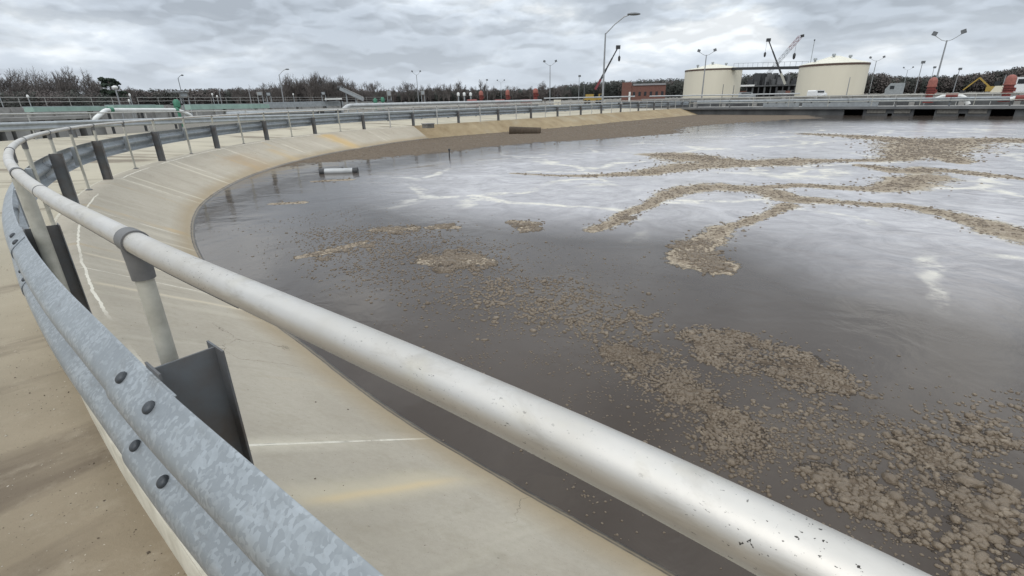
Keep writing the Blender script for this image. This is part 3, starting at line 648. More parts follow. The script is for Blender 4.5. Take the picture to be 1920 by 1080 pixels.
tag(arr_obj('grit', np.vstack(gv), np.vstack(gf), [simple('brown_grit', (.16, .125, .09), .95, 0, .5, 40), simple('pale_grit', (.5, .46, .38), .95)], (rng.random(o_//6*8//8) < .3).astype(np.int32).repeat(8), False), kind='stuff')

# ------------------------------------------------------------------ hand rail
RZ = 1.07
posts = [(-4.3, 'g'), (-2.15, 'r'), (0., 'g'), (2.2, 'g'), (4.4, 'r'), (6.45, 'r'), (8.75, 'g')]
# later uprights: traced base points give the spacing, alternating plain upright / guard post
gp_s = [8.75]
for q in [(205, 335), (305.6, 301), (408, 277.5)]:
    p = onz(*q, 0)[:2]; gp_s.append(float(ss[np.argmin(np.linalg.norm(pp-p, axis=1))]))
while gp_s[-1]+3.83 < SMAX-.3: gp_s.append(gp_s[-1]+3.83)
print('guard post s', np.round(gp_s, 2))
for i, g in enumerate(gp_s):
    if i: posts += [((gp_s[i-1]+g)/2, 'r'), (g, 'g')]
HR = thing('handrail', 'pale metal pipe handrail on slim posts curving round the edge of the dark basin', 'handrail', off(0, 0, 0))
RR = .0272
sl = np.unique(np.r_[np.arange(-20, 14, .08), np.arange(14, SMAX+.01, .4)])
MB().tube([off(s, 0, RZ) for s in sl], RR, 28).build('top_rail', M['rail'], HR)
def local_frame(s): return T_(s), N_(s)
jr = random.Random(3)
for s, k in posts:
    P = C(s); t, n = local_frame(s); far = s > 14
    top = (P[0], P[1], RZ-.02)
    lean = jr.uniform(-.012, .012)
    zb = .30 if k == 'g' else -.004
    off_t = .055 if k == 'g' else 0.
    q = P+t*(off_t*.0)
    b = MB(); b.tube([(q[0]+t[0]*lean, q[1]+t[1]*lean, zb), top], (.032 if 2 < s < 2.5 else .0212 if not far else .031), 16 if s < 14 else 8)
    po = b.build('post', M['post'] if s < 30 else M['post_far'], HR)
    # saddle fitting
    f = MB(); L = .031
    f.tube([off(s-L, 0, RZ), off(s+L, 0, RZ)], RR+.0045, 24 if s < 14 else 8)
    f.tube([(P[0], P[1], RZ-.098), (P[0], P[1], RZ-.05), (P[0], P[1], RZ)], [.0265, .0275, .030], 18 if s < 14 else 8)
    f.build('fitting', M['fitting'], po)
    if k == 'r' and s < 40:
        f = MB(); f.tube([(q[0], q[1], -.006), (q[0], q[1], .006), (q[0], q[1], .02)], [.055, .055, .03], 12); f.build('base_flange', M['fitting'], po)
sl = np.arange(-.62, 1.0, .03)      # thin dark line along the rail, low on the road side
MB().tube([(*(C(q)-N_(q)*(RR*.80)), RZ-RR*.62) for q in sl], .0009, 6).build('thin_line', M['dark'], HR)
for s in (1.25,):   # butt joint in the rail
    MB().tube([off(s-.004, 0, RZ), off(s+.004, 0, RZ)], RR+.0012, 28).build('joint_ring', M['fitting'], HR)

# ------------------------------------------------------------------ guard rail
GZ0, GZ1 = .401, .757
PB = -.066          # plan offset of the beam's back plane from the hand rail line
def wprof(extra=0., th=.004):
    # (depth to the road, z) of one W beam section
    key = [(.000, .356), (.006, .349), (.020, .339), (.052, .312), (.066, .297), (.072, .280), (.072, .262), (.067, .247), (.053, .232), (.030, .214), (.018, .203), (.014, .190),
           (.014, .168), (.020, .154), (.040, .136), (.074, .108), (.085, .092), (.088, .076), (.088, .058), (.083, .042), (.066, .026), (.022, .010), (.006, .004), (.0, .0)]
    return [(PB-(d+extra), GZ0+z) for d, z in key]
def beam(parent, s0, s1, extra, mat, step, cfun=None):
    sl = np.arange(s0, s1+1e-6, step) if s1-s0 > step else [s0, s1]
    sl = np.unique(np.r_[sl, s1]); a = wprof(extra); bk = [(o+.004, z) for o, z in a][::-1]
    b = MB(); b.sweep([C(s) for s in sl], [N_(s) for s in sl], a+bk); return b.build('beam', mat, parent, True, 50)
GR = thing('guardrail', 'galvanised steel corrugated guardrail on dark steel posts along the curved kerb of the basin', 'guardrail', off(0, -.1, 0))
allg = [s for s, k in posts if k == 'g']
# steel posts, I section with the web across the rail
def gpos(s): return s+.06 if 2 < s < 2.5 else s-.10
def ipost(s, parent, name='post', z1=.772):
    s = gpos(s); P = C(s); t, n = local_frame(s)
    def q(a, o, z): return (P[0]+t[0]*a+n[0]*o, P[1]+t[1]*a+n[1]*o, z)
    b = MB(); w, th = .051, .0055; d0, d1 = PB+.004, PB+.156
    for o in (d0+th/2, d1-th/2):
        vs = [q(a, o+e, z) for a in (-w, w) for e in (-th/2, th/2) for z in (-.12, z1)]
        b.add(vs, [(0, 1, 3, 2), (4, 6, 7, 5), (0, 4, 5, 1), (2, 3, 7, 6), (0, 2, 6, 4), (1, 5, 7, 3)])
    vs = [q(a, o, z) for a in (-.003, .003) for o in (d0+th-.0003, d1-th+.0003) for z in (-.12, z1-.002)]
    b.add(vs, [(0, 1, 3, 2), (4, 6, 7, 5), (0, 4, 5, 1), (2, 3, 7, 6), (0, 2, 6, 4), (1, 5, 7, 3)])
    return b.build(name, M['steel_dark'], parent, False)
for s in allg: ipost(s, GR)
edges = [-8.2, -4.4, -.10]+[gpos(g) for g in allg if g > 1]+[SMAX]
for i in range(len(edges)-1):
    s0, s1 = edges[i], edges[i+1]
    st = .06 if s1 < 6 else (.2 if s1 < 20 else .5)
    beam(GR, s0-.16, s1+.16, 0. if i % 2 == 0 else .0055, M['galv'], st)
# button head splice bolts on the nearest joints, plus small block plates behind plain uprights
pr0 = wprof(.006)
for g in (-4.4, -.10, gpos(2.2), gpos(8.75)):
    for ds in (-.108, .108):
        for idx, idx2 in ((2, 3), (14, 15)):
            (o0, z0), (o1, z1) = pr0[idx], pr0[idx2]; s = g+ds
            nrm = np.array([(z1-z0), -(o1-o0)]); nrm /= np.linalg.norm(nrm)
            if nrm[0] > 0: nrm = -nrm
            oc, zc = (o0+o1)/2, (z0+z1)/2
            c = Vector(off(s, oc, zc)); n2 = N_(s); d = Vector((n2[0]*nrm[0], n2[1]*nrm[0], nrm[1]))
            MB().tube([c-d*.004, c+d*.0045, c+d*.009, c+d*.0115], [.0165, .0165, .013, .006], 14).build('bolt', M['bolt'], GR)
for s, k in posts:
    if k == 'r' and 3 < s < 40:
        P = C(s); t, n = local_frame(s); c = P+n*(PB+.03); rz = math.atan2(t[1], t[0])
        MB().box((c[0], c[1], .60), (.11, .05, .32), rz).build('blockout', M['galv_far'], GR, False)


M['deck_edge'] = simple('grey_deck_edge', (.20, .205, .205), .8, 0, .4, .6, (.12, .125, .13))
# ------------------------------------------------------------------ rails on the far side of the road
def fpt(s, o, z): p = C(s)+N_(s)*(OF+o); return (p[0], p[1], z+zfar(s))
FGR = thing('guardrail', 'dull green-grey corrugated guardrail across the road beneath the white pipe', 'guardrail', fpt(22, 0, 0))
FHR = thing('handrail', 'thin grey handrail standing behind the guardrail across the road', 'handrail', fpt(22, -.4, 0))
prof = [(-(o-PB), z) for o, z in wprof()]
s = 13.
k = 0
while s < SMAX-4:
    e = min(s+3.83, SMAX-1); sl = np.linspace(s-.1, e+.1, 8)
    b = MB(); fr = [N_(q) for q in sl]; path = [fpt(q, 0, 0) for q in sl]
    pro = [(o, z) for o, z in [(-o_, z_) for o_, z_ in prof]]; pro = [(-o, z) for o, z in pro]+[(-o-.004, z) for o, z in pro][::-1]
    vs = [(p[0]+q[0]*o, p[1]+q[1]*o, p[2]+z) for p, q in zip(path, fr) for o, z in pro]; m_ = len(pro)
    b.add(vs, [(i*m_+j, i*m_+(j+1) % m_, (i+1)*m_+(j+1) % m_, (i+1)*m_+j) for i in range(7) for j in range(m_)])
    b.build('beam', M['galv_far'], FGR, True, 50)
    t = T_(s); P = fpt(s, -.09, 0)
    MB().box((P[0], P[1], P[2]+.30), (.10, .15, .9), math.atan2(t[1], t[0])).build('post', M['steel_dark'], FGR, False)
    s += 3.83
sl = np.arange(10, SMAX-2, 1.)
MB().tube([fpt(q, -.45, 1.07) for q in sl], .03, 8).build('top_rail', M['post_far'], FHR)
s = 12.
while s < SMAX-3:
    MB().tube([fpt(s, -.45, -.3), fpt(s, -.45, 1.07)], .026, 8).build('post', M['post_far'], FHR); s += 1.915

# ------------------------------------------------------------------ helpers for things placed from the picture at a chosen range
def up(x, D, z): p = plan(x, D); return (p[0], p[1], z)
def P3(x, y, D): return tuple(onD(x, y, D))
def zy(x, y, D): return zat(x, y, D)
def facing(x): d = ray(x, hor(x)); return math.atan2(d[1], d[0])-math.pi/2

def railing(parent, pts, h=1.05, step=1.9, r=.028, mids=1, mat=None):
    mat = mat or M['post_far']
    for k in range(mids+1):
        MB().tube([(p[0], p[1], p[2]+h*(1-.48*k)) for p in pts], r, 6).build('top_rail' if k == 0 else 'mid_rail', mat, parent)
    for a, c in zip(pts[:-1], pts[1:]):
        L_ = math.dist(a, c); m_ = max(1, round(L_/step))
        for i in range(m_+1):
            q = [a[j]+(c[j]-a[j])*i/m_ for j in range(3)]
            MB().tube([(q[0], q[1], q[2]-.02), (q[0], q[1], q[2]+h)], r*.9, 6).build('rail_post', mat, parent)

def basin(label, a, c, depth, z1, post=2.6, rail=True, wall=.35, mat='concrete_far', group=None):
    a, c = np.array(a), np.array(c); d = (c-a)/np.linalg.norm(c-a); n = np.array([-d[1], d[0]]) 
    if n@a < 0: n = -n
    b_, e_ = c+n*depth, a+n*depth
    t = thing('settling_basin', label, 'basin', (*a, -.2), group)
    rz = math.atan2(d[1], d[0])
    for p, q in ((a, c), (e_, b_)):
        m_ = (p+q)/2; MB().box((m_[0], m_[1], (z1-.3)/2), (np.linalg.norm(q-p)+wall, wall, z1+.3), rz).build('wall', M[mat], t, False)
    for p, q in ((a, e_), (c, b_)):
        m_ = (p+q)/2; MB().box((m_[0], m_[1], (z1-.31)/2), (wall, depth-wall, z1+.29), rz).build('wall', M[mat], t, False)
    L_ = np.linalg.norm(c-a); k = 0
    while k*4.5 < L_:
        q = a+d*k*4.5-n*(wall/2+.1); MB().box((q[0], q[1], (z1-.5)/2), (.32, .2, z1+.1), rz).build('buttress', M[mat], t, False); k += 1
    if rail: railing(t, [(*a, z1), (*c, z1)], 1.05, post)
    return t

A_ = plan(-70, 80); B_ = plan(250, 92); C_ = plan(500, 112); D_ = plan(720, 150)
basin('long grey concrete settling basin with railing in front of the bare trees by the pine', A_, B_, 14, 1.75, 3.0)
basin('grey concrete settling basin with railing before the low brown wood', B_+np.array([.5, .6]), C_, 14, 1.75, 3.4)
basin('farther grey concrete basin with railing beside the raised conveyor ramp', C_+np.array([.5, .8]), D_, 14, 1.75, 4.5)

# low channel of concrete bays behind the far guard rail
def bays(label, x0, D0, x1, D1, z0, z1, n, w=1.6, tan=False):
    a, c = plan(x0, D0), plan(x1, D1); d = (c-a); L_ = np.linalg.norm(d); d /= L_; nn_ = np.array([-d[1], d[0]]); nn_ = nn_ if nn_@a > 0 else -nn_
    rz = math.atan2(d[1], d[0]); t = thing('concrete_channel', label, 'channel', (*a, -.2)); m_ = (a+c)/2
    q = m_+nn_*w/2; MB().box((q[0], q[1], z1-.09), (L_, w, .18), rz).build('top_slab', M['concrete_far'], t, False)
    q = m_+nn_*w; MB().box((q[0], q[1], (z1-.4)/2), (L_, .2, z1-.02), rz).build('back_wall', M['concrete_wet'], t, False)
    for i in range(n+1):
        q = a+d*L_*i/n+nn_*(w/2-.1); MB().box((q[0], q[1], (z1-.18-.25)/2), (.3 if i % 3 else .75, w-.35, z1-.18+.25), rz).build('pier', M['concrete_far'], t, False)
    return t
bays('low concrete channel with dark bays behind the far guardrail below the green trough', -60, 38, 178, 42, 0, 1.02, 9)
bays('low concrete channel with narrow dark bays in front of the red pump heads', 705, 62, 1010, 88, 0, .62, 22)
bays('low concrete bay wall under the big pale pipe past the white elbow', 545, 50, 700, 60, 0, .35, 10)

def pipe(name, label, pts, r, mat, group=None, seg=14, cat='pipe'):
    t = thing(name, label, cat, (pts[0][0], pts[0][1], -.2), group)
    # rounded corners
    q = [Vector(pts[0])]
    for i in range(1, len(pts)-1):
        p, a, c = Vector(pts[i]), Vector(pts[i-1]), Vector(pts[i+1]); k = min(r*2.4, (a-p).length*.45, (c-p).length*.45)
        s_, e_ = p+(a-p).normalized()*k, p+(c-p).normalized()*k
        for u_ in np.linspace(0, 1, 6): q.append((1-u_)**2*s_+2*u_*(1-u_)*p+u_*u_*e_)
    q.append(Vector(pts[-1])); MB().tube(q, r, seg).build('run', mat, t); return t
def flange(t, p, d, r, mat, w=.12, name='flange'):
    p, d = Vector(p), Vector(d).normalized(); MB().tube([p-d*w, p+d*w], r, 14).build(name, mat, t, True, 40)
# white overhead pipe at the left
t = pipe('pipe', 'bright white pipe with green flanges running above the far guardrail', [P3(176, 228, 40), P3(179, 222, 40), P3(198, 206.5, 42), P3(332, 206, 47), P3(358, 216, 47.5), P3(361, 224, 47.5)], .125, M['pipe_white'])
for x in (207, 330): 
    p = Vector(P3(x, 206.3, 42+(x-198)/134*5)); flange(t, p, Vector(P3(332, 206, 47))-Vector(P3(198, 206.5, 42)), .18, M['green'], .14)
for x in (201, 263, 321):
    D = 42+(x-198)/134*5; zz = zy(x, 208, D); MB().box(up(x, D, (zz-.2)/2), (.16, .3, zz+.1), facing(x)).build('support', M['dark'], t, False)
# pale green troughs
def trough(label, x0, D0, y0, x1, D1, y1, h, mat, w=1.0):
    a, c = Vector(P3(x0, y0, D0)), Vector(P3(x1, y1, D1)); t = thing('weir_trough', label, 'trough', (a.x, a.y, -.2))
    b = MB(); b.bar(a, c, w, h); b.build('channel', mat, t, False); d = (c-a).normalized()
    b = MB(); n_ = d.cross(Vector((0, 0, 1))); b.bar(a-n_*(w/2+.05)+Vector((0, 0, h/2)), c-n_*(w/2+.05)+Vector((0, 0, h/2)), .1, .12); b.build('lip', M['galv_far'], t, False)
    L_ = (c-a).length
    for i in range(int(L_/5)+1):
        p = a+d*i*5; MB().box((p.x, p.y, (p.z-h/2-.2)/2), (.3, .3, p.z-h/2+.2)).build('leg', M['concrete_far'], t, False)
    return t
trough('pale green weir trough left of the white pipe with green flanges', 54, 58, 205.5, 196, 62, 203.5, .38, M['pipe_green'])
trough('long pale green weir trough directly behind the white pipe', 206, 66, 201, 300, 70, 200, .36, M['pipe_green'])
trough('dull green-grey weir trough right of the control cabinet with sun roof', 352, 72, 201, 500, 80, 199, .55, M['pipe_green'])
trough('grey weir trough beneath the white panel near the conveyor ramp', 500, 84, 197.5, 640, 92, 194, .7, M['galv_far'])
# mid pipes
t = pipe('pipe', 'big pale pipe rising at a white elbow then running level behind the rails', [P3(640, 212, 50), P3(642, 207, 50), P3(652, 198, 50.6), P3(1015, 188.5, 84)], .17, M['pipe_grey'])
for x, y in ((668, 197.5), (760, 195), (860, 192.4)): D = 50.6+(x-652)/363*33.4; flange(t, P3(x, y, D), Vector(P3(1015, 188.5, 84))-Vector(P3(652, 198, 50.6)), .23, M['galv_far'], .08)
t = pipe('pipe', 'grey pipe lying low behind the far handrail left of the white elbow', [P3(425, 215, 45), P3(525, 211, 46), P3(640, 208, 49)], .22, M['galv_far'])
for x in (488, 552, 600, 632): MB().box(up(x, 46+(x-480)/80, .35), (.5, .5, .9), facing(x)).build('support', M['dark'], t, False)
pipe('pipe', 'long pale level pipe behind the rails left of the brick building', [P3(1020, 184.5, 92), P3(1190, 180.8, 100)], .11, M['pipe_grey'])
pipe('pipe', 'long pale level pipe in front of the left tank', [P3(1218, 180.5, 98), P3(1500, 175.5, 92)], .10, M['pipe_grey'])

# conveyor ramp and white panel
t = thing('conveyor', 'raised grey conveyor ramp leaning up above the basins', 'conveyor', up(680, 98, -.2))
a, c = Vector(P3(682, 187, 98)), Vector(P3(637, 166, 98)); MB().bar(a, c, 1.1, .55).build('belt_frame', M['galv_far'], t, False)
for k in (.0, 1.): 
    o = Vector((.0, .0, .42)); MB().bar(a+o, c+o, .09).build('guard_rail', M['pipe_white'], t, False)
for f in (.35, .75): p = a.lerp(c, f); MB().bar((p.x, p.y, -.2), p, .18).build('leg', M['galv_far'], t, False)
MB().tube([c+Vector((-.35, 0, .05)), c+Vector((.55, 0, .05))], .4, 12).build('head_drum', M['dark'], t)
t = thing('canopy', 'thin white flat canopy roof on dark legs left of the conveyor ramp', 'canopy', up(625, 90, -.2))
a, c = P3(609, 186, 90), P3(641, 185.3, 90); zr = (a[2]+c[2])/2
MB().bar(a, c, 2.2, .22).build('roof', M['pipe_white'], t, False)
for x in (610, 640): MB().bar(up(x, 90, -.2), up(x, 90, zr-.1), .16).build('leg', M['dark'], t, False)

# control cabinet with little roof, valve actuators, gauges
def cabinet(label, x, D, y0, y1, w, mat='concrete_far', roof=True):
    z0, z1 = zy(x, y1, D), zy(x, y0, D); rz = facing(x); p = up(x, D, 0); t = thing('control_cabinet', label, 'cabinet', (p[0], p[1], -.2))
    MB().box((p[0], p[1], (z0+z1)/2), (w, .7, z1-z0), rz).build('box', M[mat], t, False)
    for e in (-1, 1): MB().bar((p[0]+math.cos(rz)*w*.4*e, p[1]+math.sin(rz)*w*.4*e, -.2), (p[0]+math.cos(rz)*w*.4*e, p[1]+math.sin(rz)*w*.4*e, z0), .12).build('leg', M['galv_far'], t, False)
    q = (p[0]-math.sin(-rz)*-.0, p[1], 0)
    MB().box((p[0]+math.sin(rz)*.36, p[1]-math.cos(rz)*.36, (z0+z1)/2), (w*.7, .04, (z1-z0)*.75), rz).build('door', M['galv_far'], t, False)
    if roof: MB().box((p[0]-math.cos(rz)*w*.5, p[1]-math.sin(rz)*w*.5, z1+.12), (w*2.2, 1.4, .1), rz).build('sun_roof', M['galv_far'], t, False)
cabinet('grey control cabinet under a flat sun roof beside the bent thin pole', 350, 84, 174, 182, 1.1)
cabinet('small pale control cabinet on the basin before the left edge of the round bare wood', 491, 108, 172, 179, 1.0, roof=False)
cabinet('dark control cabinet on the basin at the foot of the curved-arm light', 507, 112, 173, 180, .9, 'dark', False)
cabinet('dark control cabinet in front of the round bare wood', 609, 118, 172, 178, .9, 'dark', False)
cabinet('pale grey control cabinet right of the conveyor ramp foot', 731, 112, 170, 180, .9, roof=False)
cabinet('pale grey control cabinet below the twin light left of the red pump heads', 794, 112, 170, 178, .8, roof=False)
def actuator(label, x, D, y0, mat='green', k=1., group=None, n='valve_actuator'):
    p = up(x, D, -.2); z1 = zy(x, y0, D); t = thing(n, label, 'valve', p, group)
    MB().tube([(p[0], p[1], -.2), (p[0], p[1], z1-.5*k)], .16*k, 10).build('stem', M['galv_far'] if mat != 'green' else M[mat], t)
    MB().tube([(p[0], p[1], z1-.95*k), (p[0], p[1], z1-.8*k), (p[0], p[1], z1-.25*k), (p[0], p[1], z1)], [.2*k, .36*k, .36*k, .15*k], 12).build('head', M[mat], t)
    a_ = facing(x); MB().tube([(p[0]-math.cos(a_)*.6*k, p[1]-math.sin(a_)*.6*k, z1-.5*k), (p[0]+math.cos(a_)*.6*k, p[1]+math.sin(a_)*.6*k, z1-.5*k)], .13*k, 8).build('hand_wheel', M['dark'], t)
for lab, x, D, y in (('green valve actuator rising by the right end of the white pipe', 333, 52, 186), ('stout green valve actuator right of the conveyor ramp', 704, 74, 184),
                     ('green valve actuator in front of the pale grey cabinet', 718, 74, 182)): actuator(lab, x, D, y, 'green', .75)
actuator('dark valve actuator on the pale pipe between green valves and twin light', 731.5, 66, 186, 'dark', .7)
for x, lab in ((860, 'white valve head, first of three before the scrubby trees'), (871, 'white valve head, middle one of three before the scrubby trees'), (883, 'white valve head of three, the one beside the pale red pump')):
    actuator(lab, x, 96, 173, 'pipe_white', .7, 'white valve heads in a row')
def gauge(label, x, D, y0, yb):
    p = up(x, D, -.2); z1 = zy(x, y0, D); t = thing('flood_lamp', label, 'lamp', p, 'small white lamps on the basins')
    MB().tube([(p[0], p[1], -.2), (p[0], p[1], z1-.2)], .05, 6).build('post', M['galv_far'], t); MB().ball((p[0], p[1], z1), (.13, .13, .22), 10, 6).build('head', M['pipe_white'], t)
for lab, x, D, y in (('small white lamp head on a post at the left edge of the bare trees', 9, 88, 167), ('small white lamp head in front of the bare trees', 61, 84, 181), ('round white lamp head low beside the pine tree post', 246, 86, 189),
                     ('small white lamp head right of the pine tree', 250, 90, 178), ('small white lamp head over the brown wood near the cabinet', 403, 100, 177), ('small white lamp head beside two thin poles', 411, 100, 181), ('small white lamp head before the round bare wood', 553, 112, 177)): gauge(lab, x, D, y, 0)
t = thing('globe_lamp', 'white globe lamp on a thin pole in front of the pine tree', 'lamp', up(227, 78, -.2))
p = up(227, 78, 0); zt = zy(219, 164, 78); MB().tube([(p[0], p[1], -.2), (p[0], p[1], zt)], .08, 8).build('pole', M['pole'], t); MB().ball((p[0], p[1], zt), (.30, .30, .22), 14, 8).build('globe', M['pipe_white'], t)

# ------------------------------------------------------------------ walkway bridge closing the basin
BR = thing('walkway_bridge', 'long dark stained concrete walkway bridge closing the basin with square dark openings', 'bridge', (BR0[0], BR0[1], -.9))
brz = math.atan2(BD[1], BD[0]); LB = 70
def bq(u_, w_, z_): p = BR0+BD*u_+BN*w_; return (p[0], p[1], z_)
def u_of(x):   # distance along the bridge face of an image column
    d = ray(x, 212); d2 = d[:2]/np.linalg.norm(d[:2]); A2 = np.array([BD, -d2]).T; sol = np.linalg.solve(A2, -BR0); return sol[0]
opens = [(u_of(1582), u_of(1618), -.14), (u_of(1713), u_of(1752), -.14), (u_of(1857), u_of(1902), -.14), (u_of(1990), u_of(2040), -.14)]
small = [(u_of(1664), u_of(1673), -.52), (u_of(1798), u_of(1811), -.52)]
cuts = sorted([(a, b, z) for a, b, z in opens+small]); u0 = -1.5; pieces = []
zt_ = -.03
for a, b, z in cuts:
    pieces.append((u0, a, -1.2, zt_)); pieces.append((a, b, z, zt_)); u0 = b
pieces.append((u0, LB, -1.2, zt_))
for a, b, z0, z1 in pieces:
    c = bq((a+b)/2, .15, (z0+z1)/2); MB().box(c, (b-a, .3, z1-z0), brz).build('wall_panel', M['concrete_wet'], BR, False)
c = bq(LB/2-.8, 2.9, -.05); MB().box(c, (LB+1.6, 6.1, .2), brz).build('deck', M['concrete_far'], BR, False)
c = bq(LB/2-.8, 3.2, -.8); MB().box(c, (LB+1.4, .3, 1.2), brz).build('shade_panel', M['black'], BR, False)  # black panel put in for the shade under the deck behind the openings
c = bq(LB/2-.8, -.2, -.01); MB().box(c, (LB+1.5, .1, .24), brz).build('edge_beam', M['deck_edge'], BR, False)
for a, b in ((u_of(1625), u_of(1660)), (u_of(1676), u_of(1706)), (u_of(1815), u_of(1850)), (u_of(1756), u_of(1796))):
    c = bq((a+b)/2, -.03, -.30); MB().box(c, (b-a, .06, .42), brz).build('repair_panel', M['grime_box'], BR, False)
def brail(name, label, w_, u0, u1, step, mids, mat):
    t = thing(name, label, 'handrail', bq(u0, w_, .05)); railing(t, [bq(u0, w_, .05), bq(u1, w_, .05)], 1.02, step, .03, mids, mat)
brail('handrail', 'grey two-bar handrail along the near edge of the walkway bridge', .05, 0, LB, 3.6, 1, M['post'])
brail('handrail', 'grey two-bar handrail along the rear edge of the walkway bridge', 5.7, 0, LB, 2.4, 1, M['post_far'])
t = thing('guardrail', 'grey guardrail on short dark posts along the walkway bridge', 'guardrail', bq(0, 2.0, .05))
pr_ = [(d_, z_+.05) for d_, z_ in [(-(o-PB), z) for o, z in wprof()]]
for i in range(16):
    sl = [i*4.-.05, i*4.+4.05]; path = [BR0+BD*q+BN*2.0 for q in sl]; b = MB(); b.sweep(path, [-BN, -BN], [(o, z) for o, z in pr_]+[(o-.004, z) for o, z in pr_][::-1]); b.build('beam', M['galv_far'], t, True, 50)
    MB().box(bq(i*4., 2.1, .40), (.12, .15, .72), brz).build('post', M['steel_dark'], t, False)
for i, (x0, x1, lab) in enumerate(((1425, 1492, 'grey steel panel lying on the walkway bridge by the guardrail end'), (1498, 1640, 'long grey steel panel lying on the walkway bridge before the right tank'))):
    a, b = u_of(x0), u_of(x1); t = thing('steel_panel', lab, 'panel', bq(a, .6, .05)); MB().box(bq((a+b)/2, .6, .27), (b-a, .12, .42), brz).build('plate', M['galv_far'], t, False)
    for k in range(4): MB().box(bq(a+(b-a)*(k+.5)/4, .66, .52), (.1, .3, .12), brz).build('rib', M['dark'], t, False)

for w_, h_, lab in ((13., .62, 'long low dark concrete wall behind the walkway bridge'), (24., .95, 'farther low grey concrete wall between the walkway bridge and the tanks')):
    t = thing('low_wall', lab, 'wall', bq(-6, w_, -.2)); t['kind'] = 'thing'; MB().box(bq(LB/2-6, w_, h_/2-.1), (LB+30, .4, h_+.2), brz).build('wall', M['concrete_wet' if w_ < 20 else 'concrete_far'], t, False)
    MB().box(bq(LB/2-6, w_, h_+.06), (LB+30.2, .6, .12), brz).build('coping', M['galv_far' if w_ < 20 else 'concrete_far'], t, False)
    for k in range(24): MB().box(bq(-18+k*4.2, w_-.3, h_/2-.1), (.5, .25, h_+.1), brz).build('pier', M['concrete_far'], t, False)
# red mixer heads and the red and white pipe on the bridge
def pump(label, x, D, ytop, ybase, r, pale=.3, lean=0., group='red pump heads'):
    p = plan(x, D); z1 = zy(x, ytop, D); z0 = max(zy(x, ybase, D), -.1); t = thing('pump_motor', label, 'pump', (p[0], p[1], z0), group); H = z1-z0
    MB().lathe((p[0], p[1], z0), [(r*.95, 0), (r*1.05, .02), (r*1.05, H*.06), (r*.72, H*.08), (r*.70, H*.30), (r*1.0, H*.34), (r*1.0, H*.36), (r*.80, H*.38), (r*.80, H*.43), (r*.96, H*.435), (r*.96, H*.455), (r*.80, H*.46), (r*.80, H*.51), (r*.96, H*.515), (r*.96, H*.535), (r*.80, H*.54), (r*.84, H*.62)], 18).build('body', M['red'], t)
    MB().lathe((p[0], p[1], z0), [(r*.90, H*.62), (r*1.02, H*.63), (r*1.02, H*.66), (r*.90, H*.67), (r*.88, H*.86), (r*.70, H*.94), (r*.40, H*.985), (r*.1, H)], 18).build('hood', M['red_pale'], t)
    a = facing(x); MB().box((p[0]+math.cos(a)*r*.95, p[1]+math.sin(a)*r*.95, z0+H*.45), (r*.5, r*.7, H*.14), a).build('terminal_box', M['red'], t, False)
    return t
pump('tall red pump head beside the red and white pipe on the bridge', 1745, 64.5, 145, 193, .40)
pump('tall red pump head near the white van on the bridge', 1890, 62.5, 140, 191, .42)
pump('pale red pump head right of the white valve heads', 902.5, 92, 170, 193, .42, group='smaller red pump heads')
pump('slim red pump head, middle of the three beyond the low channel', 952, 92, 168, 195, .40, group='smaller red pump heads')
pump('stout red pump head left of the tall thin twin light', 1004, 94, 165.5, 188, .50, group='smaller red pump heads')
for i, (lab, xs, D) in enumerate((('red and white bent pipe next to the tall red pump head', [(1752, 186.5), (1768, 180.5), (1773, 180.3), (1796, 179.6), (1812, 181), (1815, 196)], 63.5), ('red and white bent pipe at the foot of the pump by the white van', [(1894, 186), (1900, 184.5), (1904, 183.6), (1925, 183), (1945, 186), (1948, 198)], 61.5))):
    pts = [P3(x, y, D) for x, y in xs]; t = thing('pipe', lab, 'pipe', (pts[0][0], pts[0][1], -.1)); b = MB()
    MB().tube([pts[0], pts[1], pts[2]], .16, 12).build('inlet', M['pipe_white'], t); MB().tube([pts[2], pts[3]], .22, 14).build('red_sleeve', M['red'], t)
    q = [Vector(pts[3])]+[(1-u_)**2*Vector(pts[3])+2*u_*(1-u_)*Vector(pts[4])+u_*u_*Vector(pts[5]) for u_ in np.linspace(.1, 1, 8)]
    MB().tube(q, .19, 14).build('elbow', M['pipe_white'], t)
for x, lab in ((885, 'short red pipe stub below the pale red pump head'), (937, 'short red pipe stub left of the slim red pump head'), (985, 'short red pipe stub left of the stout red pump head')):
    t = thing('pipe', lab, 'pipe', up(x, 88, -.2), 'short red pipe stubs'); p, q = P3(x-9, 191.5, 88), P3(x+9, 191, 88); MB().tube([p, q], .42, 12).build('run', M['red'], t); MB().tube([q, (q[0]+.2, q[1]+.2, -.2)], .3, 10).build('drop', M['red_pale'], t)

